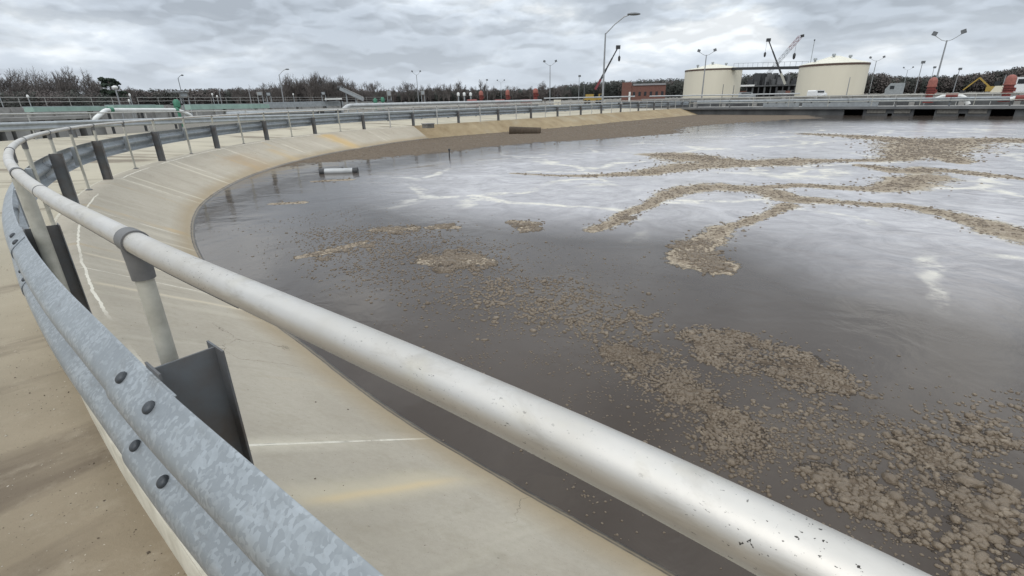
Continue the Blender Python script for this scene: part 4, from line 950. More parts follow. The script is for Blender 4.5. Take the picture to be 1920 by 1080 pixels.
# ------------------------------------------------------------------ tanks with a catwalk, cranes, buildings
def tank(label, xl, xr, D, yt, ypk):
    xc = (xl+xr)/2; p = plan(xc, D); a, c = plan(xl, D), plan(xr, D); r = np.linalg.norm(a-c)/2; z1 = zy(xc, yt, D-r)
    t = thing('storage_tank', label, 'tank', (p[0], p[1], -.2))
    MB().lathe((p[0], p[1], 0), [(r, -.2), (r, z1-.55)], 72).build('shell', M['tank'], t)
    MB().lathe((p[0], p[1], 0), [(r+.02, z1-.55), (r+.10, z1-.53), (r+.10, z1-.16), (r+.04, z1-.14)], 72).build('rim', M['brown'], t)
    hp = zy(xc, ypk, D)-z1
    MB().lathe((p[0], p[1], z1-.14), [(r+.08, 0), (r+.06, .08), (r*.7, hp*.34), (r*.35, hp*.70), (.9, hp*.97), (.1, hp)], 72).build('roof', M['tank_roof'], t)
    d = -p/np.linalg.norm(p); sd = np.array([-d[1], d[0]])
    for k, (o, f) in enumerate(((-.05, .25), (.42, -.1), (-.55, .5))):
        q = p+sd*r*o+d*r*f; rr0 = math.hypot(o, f); zz = z1+hp*(1-rr0)*.9-.2
        MB().tube([(q[0], q[1], zz-.3), (q[0], q[1], zz+.55), (q[0], q[1], zz+.65), (q[0], q[1], zz+1.0)], [.22, .22, .42, .35], 10).build('vent', M['galv_far'], t)
    return t, p, r, z1
T1 = tank('left cream storage tank with brown rim and pale low roof', 1279, 1385, 172, 127.5, 119)
T2 = tank('right cream storage tank, larger looking, with brown rim', 1488, 1618, 145, 117.5, 104)
a = T1[1]; c = T2[1]; d = (c-a)/np.linalg.norm(c-a); pa, pc = a+d*T1[2]*.995, c-d*T2[2]*.985
t = thing('catwalk', 'dark steel catwalk bridge joining the tops of the two cream tanks', 'catwalk', (*pa, T1[3]-1))
A3, C3 = Vector((*pa, T1[3]-.35)), Vector((*pc, T2[3]-.35)); MB().bar(A3, C3, 1.4, .7).build('truss', M['dark'], t, False)
L_ = (C3-A3).length; MB().bar(A3+Vector((0, 0, 1.4)), C3+Vector((0, 0, 1.4)), .07).build('top_rail', M['galv_far'], t, False)
for k in range(15): q = A3.lerp(C3, k/14); MB().bar(q+Vector((0, 0, .3)), q+Vector((0, 0, 1.4)), .06).build('rail_post', M['galv_far'], t, False)
p = T2[1]-d*T2[2]*.9; t = thing('antenna', 'thin aerial mast standing on the rim of the right tank', 'antenna', (*p, T2[3])); MB().tube([(*p, T2[3]-.1), (*p, T2[3]+5.6)], .07, 6).build('mast', M['galv_far'], t); MB().ball((*p, T2[3]+5.6), .18, 8, 6).build('tip', M['dark'], t)
# telescopic crane between the tanks
def carrier(t, x, D, mat, L=9., rz=None):
    p = plan(x, D); rz = facing(x) if rz is None else rz; cx, sx = math.cos(rz), math.sin(rz)
    def q(a, o, z): return (p[0]+cx*a-sx*o, p[1]+sx*a+cx*o, z)
    MB().box(q(0, 0, 1.0), (L, 2.5, .7), rz).build('chassis', M[mat], t, False)
    MB().box(q(L*.38, 0, 1.95), (L*.2, 2.3, 1.25), rz).build('driver_cab', M[mat], t, False)
    MB().box(q(L*.40, -1.16, 2.15), (L*.13, .06, .6), rz).build('window', M['glass'], t, False)
    MB().box(q(-L*.18, 0, 1.95), (L*.42, 2.2, 1.2), rz).build('turntable', M[mat], t, False)
    for k in (-.38, -.2, .2, .36):
        for e in (-1, 1): MB().tube([q(L*k, e*1.0, .35), q(L*k, e*1.3, .35)], .55, 14).build('wheel', M['rubber'], t)
    return Vector(q(-L*.12, 0, 2.4))
def hook(t, p, drop, k=1.):
    p = Vector(p); MB().tube([p, p-Vector((0, 0, drop))], .035*k, 5).build('cable', M['dark'], t); q = p-Vector((0, 0, drop)); MB().tube([q, q-Vector((0, 0, .4*k)), q-Vector((0, 0, 1.3*k)), q-Vector((0, 0, 1.6*k))], [.15*k, .38*k, .32*k, .1*k], 10).build('hook_block', M['dark'], t)
def tele(label, x, D, top, base, mat, sec, r=.62, drop=2.6, low=None):
    t = thing('mobile_crane', label, 'crane', up(x, D, -.2)); carrier(t, x, D, mat, 6.)
    a, c = Vector(P3(*base, D)), Vector(P3(*top, D)); 
    if low is not None: a = Vector(low) if hasattr(low, '__len__') else a
    n_ = 4
    for i in range(n_):
        w = r*2*(1-.17*i); MB().bar(a.lerp(c, i/n_-(.01 if i else 0)), a.lerp(c, (i+1)/n_), w*.8, w).build('boom_section', M[sec[min(i, len(sec)-1)]], t, False)
    MB().box(c, (1.2, .8, 1.0)).build('boom_head', M['dark'], t, False); hook(t, c+Vector((-.5 if top[0] < base[0] else .5, 0, -.3)), drop); return t
tele('dark telescopic crane boom leaning left between the two tanks', 1471, 205, (1441, 75), (1472, 158), 'steel_dark', ('post', 'dark', 'dark', 'dark'), .36, 3.4)
tele('yellow mobile crane with dark telescopic boom crossing the tall street light', 1112, 165, (1159, 88.5), (1116, 168), 'yellow', ('crane_red', 'dark', 'dark', 'dark'), .36, 2.0)
# lattice crane behind
t = thing('crawler_crane', 'lattice boom crane with dark red tip rising behind the catwalk', 'crane', up(1428, 265, -.2)); D = 265
a, c = Vector(P3(1430, 150, D)), Vector(P3(1501, 68, D)); dd = (c-a).normalized(); side = dd.cross(Vector((0, 1, 0))).normalized(); oth = Vector((0, 1, 0)); w = .62
def lat(p, q, mat, name, n):
    b = MB()
    for e in (-1, 1):
        for g in (-1, 1): b.bar(p+side*w*e+oth*w*g, q+side*w*e+oth*w*g, .15)
    for i in range(n):
        s0, s1 = p.lerp(q, i/n), p.lerp(q, (i+1)/n); sg = 1 if i % 2 else -1
        for g in (-1, 1): b.bar(s0+side*w*sg+oth*w*g, s1-side*w*sg+oth*w*g, .09)
    b.build(name, M[mat], t, False)
lat(a, a.lerp(c, .72), 'galv_far', 'lower_boom', 16); lat(a.lerp(c, .72), c, 'crane_red', 'upper_boom', 6)
MB().bar(c, Vector(P3(1508, 66.5, D)), 1.3, 1.0).build('boom_head', M['dark'], t, False); hook(t, P3(1493, 82, D), 3.6, 1.6)
MB().box(up(1426, 265, 1.8), (8, 4, 3.2)).build('house', M['crane_red'], t, False)
for e in (-2.2, 2.2): q = up(1426, 265, .5); MB().box((q[0], q[1]+e, .45), (9, 1.1, 1.3)).build('track', M['rubber'], t, False)
MB().bar(Vector(P3(1420, 140, D)), Vector(P3(1426, 172, D)), .5).build('mast', M['galv_far'], t, False)
# building shell under construction
def face(x0, x1, D, ytop, mat): pass
t = thing('building_frame', 'dark unfinished concrete building frame with open bays between the two tanks', 'building', up(1442, 215, -.2)); D = 215
rz = facing(1442); zt2 = zy(1442, 159, D); a, c = plan(1396, D), plan(1492, D); W_ = np.linalg.norm(a-c); p = (a+c)/2
cx, sx = math.cos(rz), math.sin(rz)
def fq(a, o, z): return (p[0]+cx*a-sx*o, p[1]+sx*a+cx*o, z)
MB().box(fq(0, 4, zt2-.3), (W_, 9, .45), rz).build('roof_slab', M['concrete_wet'], t, False); MB().box(fq(0, 8.2, zt2/2-.2), (W_-.5, .3, zt2-.5), rz).build('back_wall', M['black'], t, False)  # black back puts the shade of the open bays into colour
for k in range(9): MB().box(fq(-W_/2+.5+k*(W_-1)/8, .2, (zt2-.6)/2-.1), (.6 if k % 2 else .35, .6, zt2-.4), rz).build('column', M['concrete_wet'], t, False)
jr = random.Random(5)
for k in range(60):
    u_ = jr.uniform(-.46, .46)*W_; h = jr.uniform(.8, 4.2)*(1 if abs(u_) < W_*.36 else .5); MB().box(fq(u_, jr.uniform(1, 6), zt2+h/2), (jr.uniform(.3, 2.4), jr.uniform(.5, 2), h), rz+jr.uniform(-.4, .4)).build('formwork', M[jr.choice(['dark', 'steel_dark', 'concrete_wet', 'dark'])], t, False)
MB().box(fq(W_*.36, -.5, 1.1), (3.2, .5, 2.8), rz).build('wall_patch', M['brick'], t, False)
t = thing('shed', 'low shed of red brick and white trim against the left tank side', 'shed', up(1392, 190, -.2)); rz = facing(1392)
MB().box(up(1391, 190, 1.2), (2.6, 4, 2.8), rz).build('wall', M['brick'], t, False); MB().box(up(1393, 189, zy(1393, 161, 190)), (6, 4.6, .5), rz).build('roof', M['white_car'], t, False)
# brick building
t = thing('brick_building', 'long low red brick building with grey roof in front of the dark pines', 'building', up(1207, 235, -.2)); D = 235; rz = facing(1207)
a, c = plan(1166, D), plan(1247, D); W_ = np.linalg.norm(a-c); p = (a+c)/2; cx, sx = math.cos(rz), math.sin(rz); zt3 = zy(1207, 160, D)
MB().box(fq(W_*.06, 6, zt3/2-.1), (W_*.88, 12, zt3+.2), rz).build('wall', M['brick'], t, False)
MB().box(fq(-W_*.40, 5, zt3/2+.55), (W_*.22, 11, zt3+1.6), rz).build('entrance_block', M['brick'], t, False)
MB().box(fq(W_*.12, 6, zt3+.35), (W_*.74, 12.8, .7), rz).build('roof', M['roof_grey'], t, False)
for k in range(6): MB().box(fq(-W_*.22+k*W_*.13, -.04, zt3*.45), (1.0, .12, 1.6), rz).build('window', M['glass'], t, False)
MB().box(fq(-W_*.32, -.6, 1.6), (.8, .8, 4.0), rz).build('door_column', M['pipe_white'], t, False)

# vehicles
def vehicle(name, label, cat, x, D, L, H, mat, zbase=-.15, rz=None, cab=.35, group=None, low=.55):
    p = plan(x, D); rz = facing(x) if rz is None else rz; cx, sx = math.cos(rz), math.sin(rz); t = thing(name, label, cat, (p[0], p[1], zbase), group)
    def q(a, o, z): return (p[0]+cx*a-sx*o, p[1]+sx*a+cx*o, zbase+z)
    # side outline extruded with a slight taper
    out = [(-L/2, .35), (L/2, .35), (L/2, H*.62), (L/2-.1*L*.3, H*.66), (L/2-L*cab*.35, H*.70), (L/2-L*cab*.75, H), (-L/2+.05*L, H), (-L/2, H*.9)]
    vs = [q(a, -.95*(1 if z < H*.7 else .9), z) for a, z in out]+[q(a, .95*(1 if z < H*.7 else .9), z) for a, z in out]; n_ = len(out)
    MB().add(vs, [tuple(range(n_))[::-1], tuple(range(n_, 2*n_))]+[(i, (i+1) % n_, n_+(i+1) % n_, n_+i) for i in range(n_)]).build('body', M[mat], t, False)
    for e in (-1, 1): MB().box(q(-L*.06, e*.89, H*.82), (L*.55, .05, H*.2), rz).build('window', M['glass'], t, False)
    for k in (-.3, .31):
        for e in (-1, 1): MB().tube([q(L*k, e*.72, .36), q(L*k, e*.98, .36)], .36, 14).build('wheel', M['rubber'], t)
    return t
vehicle('parked_van', 'white van with dark windows parked by the foot of the right tank', 'van', 1532, 128, 4.2, 1.75, 'white_car', .25, facing(1532)+1.05)
vehicle('parked_van', 'white van at the right edge behind the red pump head', 'van', 1938, 88, 4.6, 2.6, 'white_car', .1)
vehicle('parked_van', 'pale grey van half hidden under the catwalk beside the brick shed', 'van', 1401, 165, 4.6, 2.2, 'galv_far', -.1)
D = 150; p = plan(1676, D); rz = facing(1676); t = thing('site_trailer', 'pale grey site trailer with sloping end before the pines', 'trailer', (*p, -.2)); cx, sx = math.cos(rz), math.sin(rz)
h1 = zy(1676, 156, D); W_ = np.linalg.norm(plan(1660, D)-plan(1695, D)); out = [(-W_/2, .6), (W_/2, .6), (W_/2, h1), (-W_*.28, h1), (-W_/2, h1*.62)]
vs = [fq(a, -1.3, z) for a, z in out]+[fq(a, 1.3, z) for a, z in out]; MB().add(vs, [tuple(range(5))[::-1], tuple(range(5, 10))]+[(i, (i+1) % 5, 5+(i+1) % 5, 5+i) for i in range(5)]).build('body', M['galv_far'], t, False)
MB().box(fq(-W_*.15, -1.33, h1*.72), (.8, .05, .7), rz).build('window', M['glass'], t, False)
for k in (-.25, .25): MB().tube([fq(W_*k, -1.2, .3), fq(W_*k, 1.2, .3)], .5, 12).build('wheel', M['rubber'], t)
D = 120; p = plan(1848, D); rz = facing(1848); cx, sx = math.cos(rz), math.sin(rz); t = thing('excavator', 'yellow excavator with bent arm working left of the white van', 'excavator', (*p, -.2))
MB().box(fq(.8, 0, 1.5), (1.7, 1.5, .8), rz).build('body', M['yellow'], t, False); MB().box(fq(1.2, -.3, 2.25), (.7, .8, .8), rz).build('cab', M['glass'], t, False)
MB().bar(fq(.4, 0, 1.8), fq(-1.2, 0, 3.3), .24).build('boom', M['yellow'], t, False); MB().bar(fq(-1.2, 0, 3.3), fq(-2.9, 0, 1.4), .20).build('arm', M['yellow'], t, False); MB().box(fq(-2.9, 0, 1.0), (.7, .8, .7), rz).build('bucket', M['dark'], t, False)
for e in (-.9, .9): MB().box(fq(.8, e, .35), (3., .5, .8), rz).build('track', M['rubber'], t, False)
D = 105; p = plan(1873, D); rz = facing(1873); cx, sx = math.cos(rz), math.sin(rz); t = thing('hopper', 'small beige hopper with sloped side between excavator and red pump head', 'hopper', (*p, -.2)); z1 = zy(1873, 161, D)
out = [(-1.0, z1*.4), (1.0, z1*.4), (.8, z1), (-.5, z1)]; vs = [fq(a, -.8, z) for a, z in out]+[fq(a, .8, z) for a, z in out]; MB().add(vs, [(3, 2, 1, 0), (4, 5, 6, 7)]+[(i, (i+1) % 4, 4+(i+1) % 4, 4+i) for i in range(4)]).build('bin', M['tank'], t, False)
for e in (-.8, .8): MB().bar(fq(e, 0, -.2), fq(e, 0, z1*.4), .15).build('leg', M['galv_far'], t, False)
for x, D, lab in ((1045, 120, 'small beige generator standing low right of the stout red pump head'),):
    p = plan(x, D); t = thing('site_generator', lab, 'generator', (*p, -.2)); MB().box((*p, .6), (1.6, 1.0, 1.2)).build('housing', M['tank'], t, False); MB().tube([(*p, 1.2), (*p, 2.4)], .12, 8).build('exhaust', M['dark'], t)

# ------------------------------------------------------------------ light poles
def pole(label, xb, yt, D, kind, xt=None, r=.12, arm=1.4, mat='pole'):
    p = plan(xb, D); zt = zy(xb if xt is None else xt, yt, D); t = thing('street_light', label, 'street light', (*p, -.2)); rz = facing(xb); cx, sx = math.cos(rz), math.sin(rz)
    def q(a, z): return (p[0]+cx*a, p[1]+sx*a, z)
    MB().tube([(*p, -.2), (*p, zt)], [r, r*.6], 10).build('pole', M[mat], t)
    MB().box((*p, -.1), (r*4, r*4, .25), rz).build('base', M['concrete_far'], t, False)
    if kind == 'twin':
        MB().tube([q(-arm*.75, zt+.55), q(-arm*.3, zt+.05), q(0, zt-.1), q(arm*.3, zt+.05), q(arm*.75, zt+.55)], r*.32, 6).build('bracket', M[mat], t)
        for e in (-1, 1): MB().box(q(e*arm*.8, zt+.75), (arm*.30, .4, arm*.26), rz, Matrix.Rotation(-.35*e, 3, 'Y')).build('lamp_head', M['lamp'], t, False)
    elif kind == 'cobra':
        MB().tube([q(0, zt-.1), q(arm*.33, zt+arm*.28), q(arm*.66, zt+arm*.52), q(arm*.85, zt+arm*.58)], r*.42, 8).build('arm', M[mat], t)
        MB().ball(q(arm*1.02, zt+arm*.6), (arm*.26, .25, .10+arm*.02), 10, 6).build('lamp_head', M['lamp'], t)
    else:
        MB().box(q(.1, zt+.2), (.7, .5, .5), rz).build('lamp_head', M['lamp'], t, False)
pole('tall grey street light with one long curved arm left of the leaning crane boom', 1130, 62, 66, 'cobra', 1137, .14, 3.1)
pole('twin-headed light pole in front of the left tank', 1316, 103, 104, 'twin', 1324, .13, 1.7)
pole('tall twin-headed light pole rising behind the tall red pump head', 1750, 76, 76, 'twin', 1769, .11, 1.5)
pole('thin twin-headed light pole right of the stout red pump head', 1031, 122, 112, 'twin', 1034, .11, 1.5)
pole('distant twin-headed light pole left of the white valve heads', 785, 140, 130, 'twin', 783, .11, 1.2)
pole('curved-arm light at the left edge of the round bare wood', 533, 140, 112, 'cobra', 528, .12, 1.6)
pole('thin bent-top pole beside the grey control cabinet', 347, 146, 92, 'cobra', 340, .07, .6, 'lamp')
pole('short single-headed light pole left of the yellow crane', 1085, 144, 150, 'single', 1088, .10)
pole('twin-headed light pole just right of the right tank', 1630, 114, 150, 'twin', 1641, .11, 1.6)
pole('single-headed light pole above the site trailer', 1716, 119, 140, 'single', 1722, .10)
pole('faint small twin-headed light far behind the site trailer', 1692, 131, 230, 'twin', 1697, .10, 1.6)
pole('small curved light left of the tall twin-headed pole', 1740, 128, 190, 'single', 1745, .09)
pole('single-headed light pole left of the excavator', 1788, 131, 165, 'single', 1798, .11)
pole('faint light pole above the pale red pump head', 914, 151, 190, 'single', 914, .09)
pole('faint twin-headed light above the slim red pump head', 940, 154, 220, 'twin', 940, .09, 1.8)
for x, D, y, lab in ((417, 100, 168, 'plain thin pole right of the control cabinet in front of the brown wood'), (472, 104, 166, 'plain thin pole left of the small pale control cabinet'), (1095, 150, 153, 'plain thin pole beside the short single-headed light'),
                     (1354, 120, 158, 'plain dark pole before the left tank, the longer of two'), (1374, 120, 160, 'plain dark pole before the left tank near its edge'), (1588, 110, 145, 'plain thin pole standing before the right tank'), (1878, 150, 140, 'plain thin pole behind the beige hopper')):
    p = plan(x, D); t = thing('pole', lab, 'pole', (*p, -.2)); zt = zy(x, y, D); MB().tube([(*p, -.2), (*p, zt)], [.09, .06], 8).build('shaft', M['pole' if x > 1400 or x < 1000 else 'lamp'], t); MB().box((*p, -.12), (.4, .4, .2)).build('base', M['concrete_far'], t, False)

# ------------------------------------------------------------------ things in and beside the water
a, c = onz(606, 325, ZW), onz(668, 323, ZW); a, c = Vector(a), Vector(c); d = (c-a).normalized(); t = thing('float_drum', 'white floating drum with dark ends lying in the scummy corner of the basin', 'float', a)
a.z = c.z = ZW+.04; MB().tube([a, a+d*.04, c-d*.04, c], [.07, .105, .105, .07], 18).build('drum', M['pipe_grey'], t)
for p in (a, c): MB().tube([p-d*.10, p+d*.06], .112, 18).build('end_cap', M['dark'], t)
MB().box(a.lerp(c, .6)+Vector((0, 0, .115)), (.03, .03, .05)).build('lifting_eye', M['dark'], t, False)
p = onz(842, 292, ZW); t = thing('stake', 'dark thin stake sticking out of the water behind the drum', 'stake', p); MB().tube([(p[0], p[1], ZW-.3), (p[0]+.02, p[1], ZW+.24)], .025, 8).build('shaft', M['dark'], t); MB().ball((p[0]+.02, p[1], ZW+.24), .05, 8, 6).build('knob', M['dark'], t)
p = Vector(onz(955, 246, -.56)); q = Vector(onz(1014, 248, -.66)); t = thing('culvert_pipe', 'brown corrugated culvert pipe poking from the grass bank into the water', 'culvert', p)
n_ = 40; pts = [p.lerp(q, i/n_) for i in range(n_+1)]; rr = [.29+(.02 if i % 2 else 0) for i in range(n_+1)]; b = MB(); b.tube(pts, rr, 20, False); inn = [.26]*(n_+1); b.tube(pts[::-1], inn, 20, False); b.build('barrel', simple('rusty_brown_steel', (.085, .062, .042), .85, .1, .4, 4), t)
d = (q-p).normalized(); MB().tube([q-d*.3, q-d*.28], .255, 20).build('dark_mouth', M['black'], t)
c = onz(803, 238, -.02); t = thing('junction_box', 'small dirty concrete box at the top of the slope where the grass starts', 'box', (c[0], c[1], -.1)); rz = math.atan2(T_(SG)[1], T_(SG)[0])
MB().box((c[0], c[1], .03), (.55, .45, .22), rz).build('box', M['grime_box'], t, False); MB().box((c[0], c[1], .165), (.62, .52, .05), rz).build('lid', M['concrete_far'], t, False)
# ------------------------------------------------------------------ trees
def bare_tree(seed, H, spread=.5, up_=.55, levels=5):
    rg = random.Random(seed); tr, tw = MB(), MB()
    def prism(b, p, q, r0, r1, seg):
        d = (q-p).normalized(); x = d.cross(Vector((0, 0, 1)) if abs(d.z) < .9 else Vector((1, 0, 0))).normalized(); y = d.cross(x)
        vs = [p+(x*math.cos(2*math.pi*k/seg)+y*math.sin(2*math.pi*k/seg))*r0 for k in range(seg)]+[q+(x*math.cos(2*math.pi*k/seg)+y*math.sin(2*math.pi*k/seg))*r1 for k in range(seg)]
        b.add(vs, [(k, (k+1) % seg, seg+(k+1) % seg, seg+k) for k in range(seg)])
    def grow(p, d, L, r, lv):
        q = p+d*L; b = tr if lv <= 1 else tw; prism(b, p, q, r, r*.68, 6 if lv == 0 else (4 if lv < 3 else 3))
        if lv >= levels: return
        n = (4 if lv == 0 else 3) if lv < 3 else 3
        for k in range(n):
            f = 1. if k == 0 else rg.uniform(.45, .95); s_ = p.lerp(q, f)
            v = Vector((rg.gauss(0, 1), rg.gauss(0, 1), rg.gauss(.15, .5))).normalized(); nd = (d*(1. if k else 1.5)+v*spread*(1.3 if k else .5)+Vector((0, 0, up_*.45))).normalized()
            grow(s_, nd, L*rg.uniform(.60, .82)*(1 if lv else .85), max(r*(.68 if k == 0 else .5), .017), lv+1)
    grow(Vector((0, 0, -.3)), Vector((rg.uniform(-.06, .06), rg.uniform(-.06, .06), 1)).normalized(), H*.27, H*.021, 0)
    zs = max(v[2] for v in tr.v+tw.v); k = H/zs
    for b in (tr, tw): b.v = [(x*k, y*k, z*k) for x, y, z in b.v]
    return tr, tw
def make_tree(seed, H, label, group, **kw):
    t = thing('bare_tree', label, 'tree', (0, 0, 0), group); tr, tw = bare_tree(seed, H, **kw); tr.build('trunk', M['bark'], t, True, 80); tw.build('crown', M['twig'], t, True, 80); return t
protos = [make_tree(21+i, 12., 'x', 'x', spread=sp, up_=u_, levels=6) for i, (sp, u_) in enumerate(((.75, .5), (.62, .7), (.85, .4), (.55, .85)))]
used = set(); rt = random.Random(4)
def plant(x, D, ytop, label, group, k=None):
    i = k if k is not None else rt.randrange(4); p = plan(x, D); H = zy(x, ytop, D)+.2; sc = H/12.; loc = (p[0], p[1], -.2); rz = rt.uniform(0, 6.28)
    wx = rt.uniform(.85, 1.1)
    if i not in used:
        o = protos[i]; used.add(i); o.location = loc; o.rotation_euler = (0, 0, rz); o.scale = (sc*wx, sc*wx, sc); o['label'] = label; o['group'] = group; return o
    return dup(protos[i], loc, rz, (sc*wx, sc*wx, sc), label, group)
G1 = 'bare winter trees left of the pine'
for i, (x, y) in enumerate([(-12, 131), (6, 130), (22, 128), (38, 129), (55, 134), (70, 136), (88, 128), (104, 133), (118, 134), (133, 137), (152, 126), (166, 130), (180, 134), (194, 142), (62, 144), (126, 145), (184, 145)]):
    plant(x, 118+(i % 4)*7+(12 if i > 13 else 0), y-4, 'bare grey-brown winter tree in the clump left of the dark pine', G1)
G2 = 'bare winter trees of the round wood'
for i, (x, y) in enumerate([(530, 150), (541, 141), (552, 135), (562, 137), (573, 138), (584, 138), (595, 133), (603, 134), (612, 140), (621, 144), (632, 142), (640, 138), (648, 141), (657, 148), (664, 150), (673, 160), (556, 146), (568, 148), (580, 146), (591, 145), (606, 146), (618, 150), (630, 152), (645, 152), (546, 152), (636, 150), (600, 150)]):
    plant(x, 172+(i % 5)*8, y, 'bare brown winter tree in the round wood behind the conveyor ramp', G2)
G3 = 'scattered small bare trees above the far treeline'
for i, (x, y) in enumerate([(447, 160), (470, 158), (503, 152), (514, 156), (694, 152), (702, 150), (716, 160), (725, 160), (738, 160), (752, 158), (768, 150), (776, 154), (795, 158), (808, 156), (822, 158), (832, 154), (842, 156), (857, 150), (870, 158), (884, 160), (904, 148), (925, 160), (950, 158), (962, 160), (1016, 154), (1022, 150), (1040, 158), (1052, 158), (995, 160), (255, 160)]):
    plant(x, 225+(i % 4)*10, y, 'small bare tree standing out of the low far treeline' if 690 < x else 'small bare tree between the pine and the round wood', G3)
# ivy-dark pine at the end of the left clump
def clump_mesh(centres, n, size, rg):
    """many small flat tufts spread through ellipsoids: centres = (x, y, z, rx, ry, rz)"""
    Vs, Fs = [], []; o = 0
    for cx, cy, cz, rx, ry, rz_ in centres:
        d = rg.normal(size=(n, 3)); d /= np.linalg.norm(d, axis=1)[:, None]; rad_ = rg.random(n)**.45
        c = np.array([cx, cy, cz])+d*rad_[:, None]*np.array([rx, ry, rz_])
        a = rg.normal(size=(n, 3)); a /= np.linalg.norm(a, axis=1)[:, None]; b = np.cross(a, rg.normal(size=(n, 3))); b /= np.linalg.norm(b, axis=1)[:, None]
        s_ = size*rg.uniform(.5, 1.2, n)[:, None]
        V_ = np.stack([c-a*s_, c+b*s_*.8, c+a*s_, c-b*s_*.8], 1).reshape(-1, 3); Vs.append(V_); Fs.append(np.arange(n*4).reshape(n, 4)+o); o += n*4
    return np.vstack(Vs), np.vstack(Fs)
def pine(x, D, y0, yb, wpx_, label):
    p = plan(x, D); z1 = zy(x, y0, D); rad_ = wpx_/2/913*D*1.05; t = thing('pine_tree', label, 'tree', (p[0], p[1], -.2)); rg = np.random.default_rng(int(x))
    MB().tube([(p[0], p[1], -.3), (p[0]+.1, p[1], z1*.5), (p[0], p[1], z1-.6)], [.3, .2, .06], 8).build('trunk', M['bark'], t)
    cs_ = []
    for k in range(24):
        f = rg.random(); zz = z1*(.42+.55*f)-.3; w = rad_*(.8 if f < .3 else 1.0-.6*((f-.3)/.7)**1.6); a = rg.uniform(0, 6.28); rr = w*math.sqrt(rg.random())
        cs_.append((rr*math.cos(a), rr*math.sin(a), zz+.2, .62, .62, .34))
    V_, F_ = clump_mesh(cs_, 150, .15, rg); o = arr_obj('crown', V_, F_, [M['needles']], None, False); o.parent = t
pine(218, 112, 142, 190, 31, 'dark green pine tree standing alone at the right end of the bare clump')
# undergrowth and distant woods: masses nobody could count
def mass(name, cols, mats, seed, n, size, rows, dD):
    rg = np.random.default_rng(seed); cs_, mi_ = [], []; Vs, Fs, Ms = [], [], []; o = 0
    for row in range(rows):
        for x0, y0, D0 in cols:
            D = D0+row*dD+rg.uniform(-3, 3); x = x0+rg.uniform(-3, 3); p = plan(x, D); H = max((zy(x, y0, D0)+.3)*(rg.uniform(.72, 1.02) if row == 0 else rg.uniform(.85, 1.08)), 1.); w = max(H*rg.uniform(.22, .36), 1.6)
            V_, F_ = clump_mesh([(p[0], p[1], H*.55, w, w, H*.47)], n, size*(H/12)**.5, rg); Vs.append(V_); Fs.append(F_+o); o += len(V_); Ms.append(np.full(len(F_), rg.integers(0, len(mats))))
    ob = arr_obj(name, np.vstack(Vs), np.vstack(Fs), mats, np.concatenate(Ms), False); return tag(ob, kind='stuff')
def cols(x0, x1, ys, D, step):
    xs = np.arange(x0, x1, step); return [(x, float(np.interp(x, [q[0] for q in ys], [q[1] for q in ys])), D) for x in xs]
mass('undergrowth', cols(-60, 245, [(-60, 171), (60, 171), (120, 174), (180, 171), (245, 178)], 112, 7), [M['brush'], M['brush'], M['needles_far']], 1, 900, .2, 2, 6)
mass('distant_wood', cols(215, 560, [(215, 168), (330, 169), (560, 165)], 330, 3.0), [M['brush'], M['brush'], M['brush'], M['needles_far']], 2, 700, .38, 2, 12)
mass('round_wood_brush', cols(520, 700, [(520, 168), (560, 158), (640, 158), (700, 170)], 190, 4.5), [M['brush']], 3, 700, .26, 2, 10)
mass('distant_wood', cols(690, 1060, [(690, 171), (760, 170), (830, 166), (900, 168), (1000, 168), (1060, 164)], 300, 3.0), [M['brush'], M['brush'], M['needles_far']], 4, 700, .36, 2, 12)
mass('pine_wood', cols(1030, 1300, [(1030, 166), (1080, 157), (1130, 153), (1200, 151), (1260, 149), (1300, 150)], 300, 2.6), [M['needles_far'], M['needles_far'], M['brush']], 5, 760, .36, 2, 12)
mass('pine_wood', cols(1380, 1510, [(1380, 142), (1420, 139), (1510, 137)], 300, 2.6), [M['needles_far'], M['needles_far'], M['brush']], 6, 760, .36, 2, 12)
mass('pine_wood', cols(1605, 1990, [(1605, 138), (1650, 140), (1690, 146), (1740, 144), (1800, 142), (1850, 136), (1900, 128), (1990, 122)], 290, 2.6), [M['needles_far'], M['brush'], M['brush']], 7, 760, .36, 2, 12)
# ------------------------------------------------------------------ overcast sky and sun
wd_ = bpy.data.worlds.new('World'); S.world = wd_; wd_.use_nodes = True
nt = wd_.node_tree; N = nt.nodes; L = nt.links; bg = N['Background']
SUN_EL, SUN_AZ = R(48), R(200)     # azimuth clockwise from +Y
sky = N.new('ShaderNodeTexSky'); sky.sky_type = 'NISHITA'; sky.sun_disc = False; sky.sun_elevation = SUN_EL; sky.sun_rotation = SUN_AZ
sky.dust_density = 4; sky.air_density = 1.2
tc = N.new('ShaderNodeTexCoord'); sp = N.new('ShaderNodeSeparateXYZ'); L.new(tc.outputs['Generated'], sp.inputs[0])
def mth(op, a, b=0., clamp=False):
    x = N.new('ShaderNodeMath'); x.operation = op; x.use_clamp = clamp
    for i, v in enumerate((a, b)):
        if hasattr(v, 'links'): L.new(v, x.inputs[i])
        else: x.inputs[i].default_value = v
    return x.outputs[0]
def rmp(f, stops):
    r = N.new('ShaderNodeValToRGB'); e = r.color_ramp.elements
    while len(e) < len(stops): e.new(.5)
    for k, (p, c) in zip(e, stops): k.position = p; k.color = (c, c, c, 1) if isinstance(c, (int, float)) else (*c, 1)
    L.new(f, r.inputs[0]); return r.outputs[0]
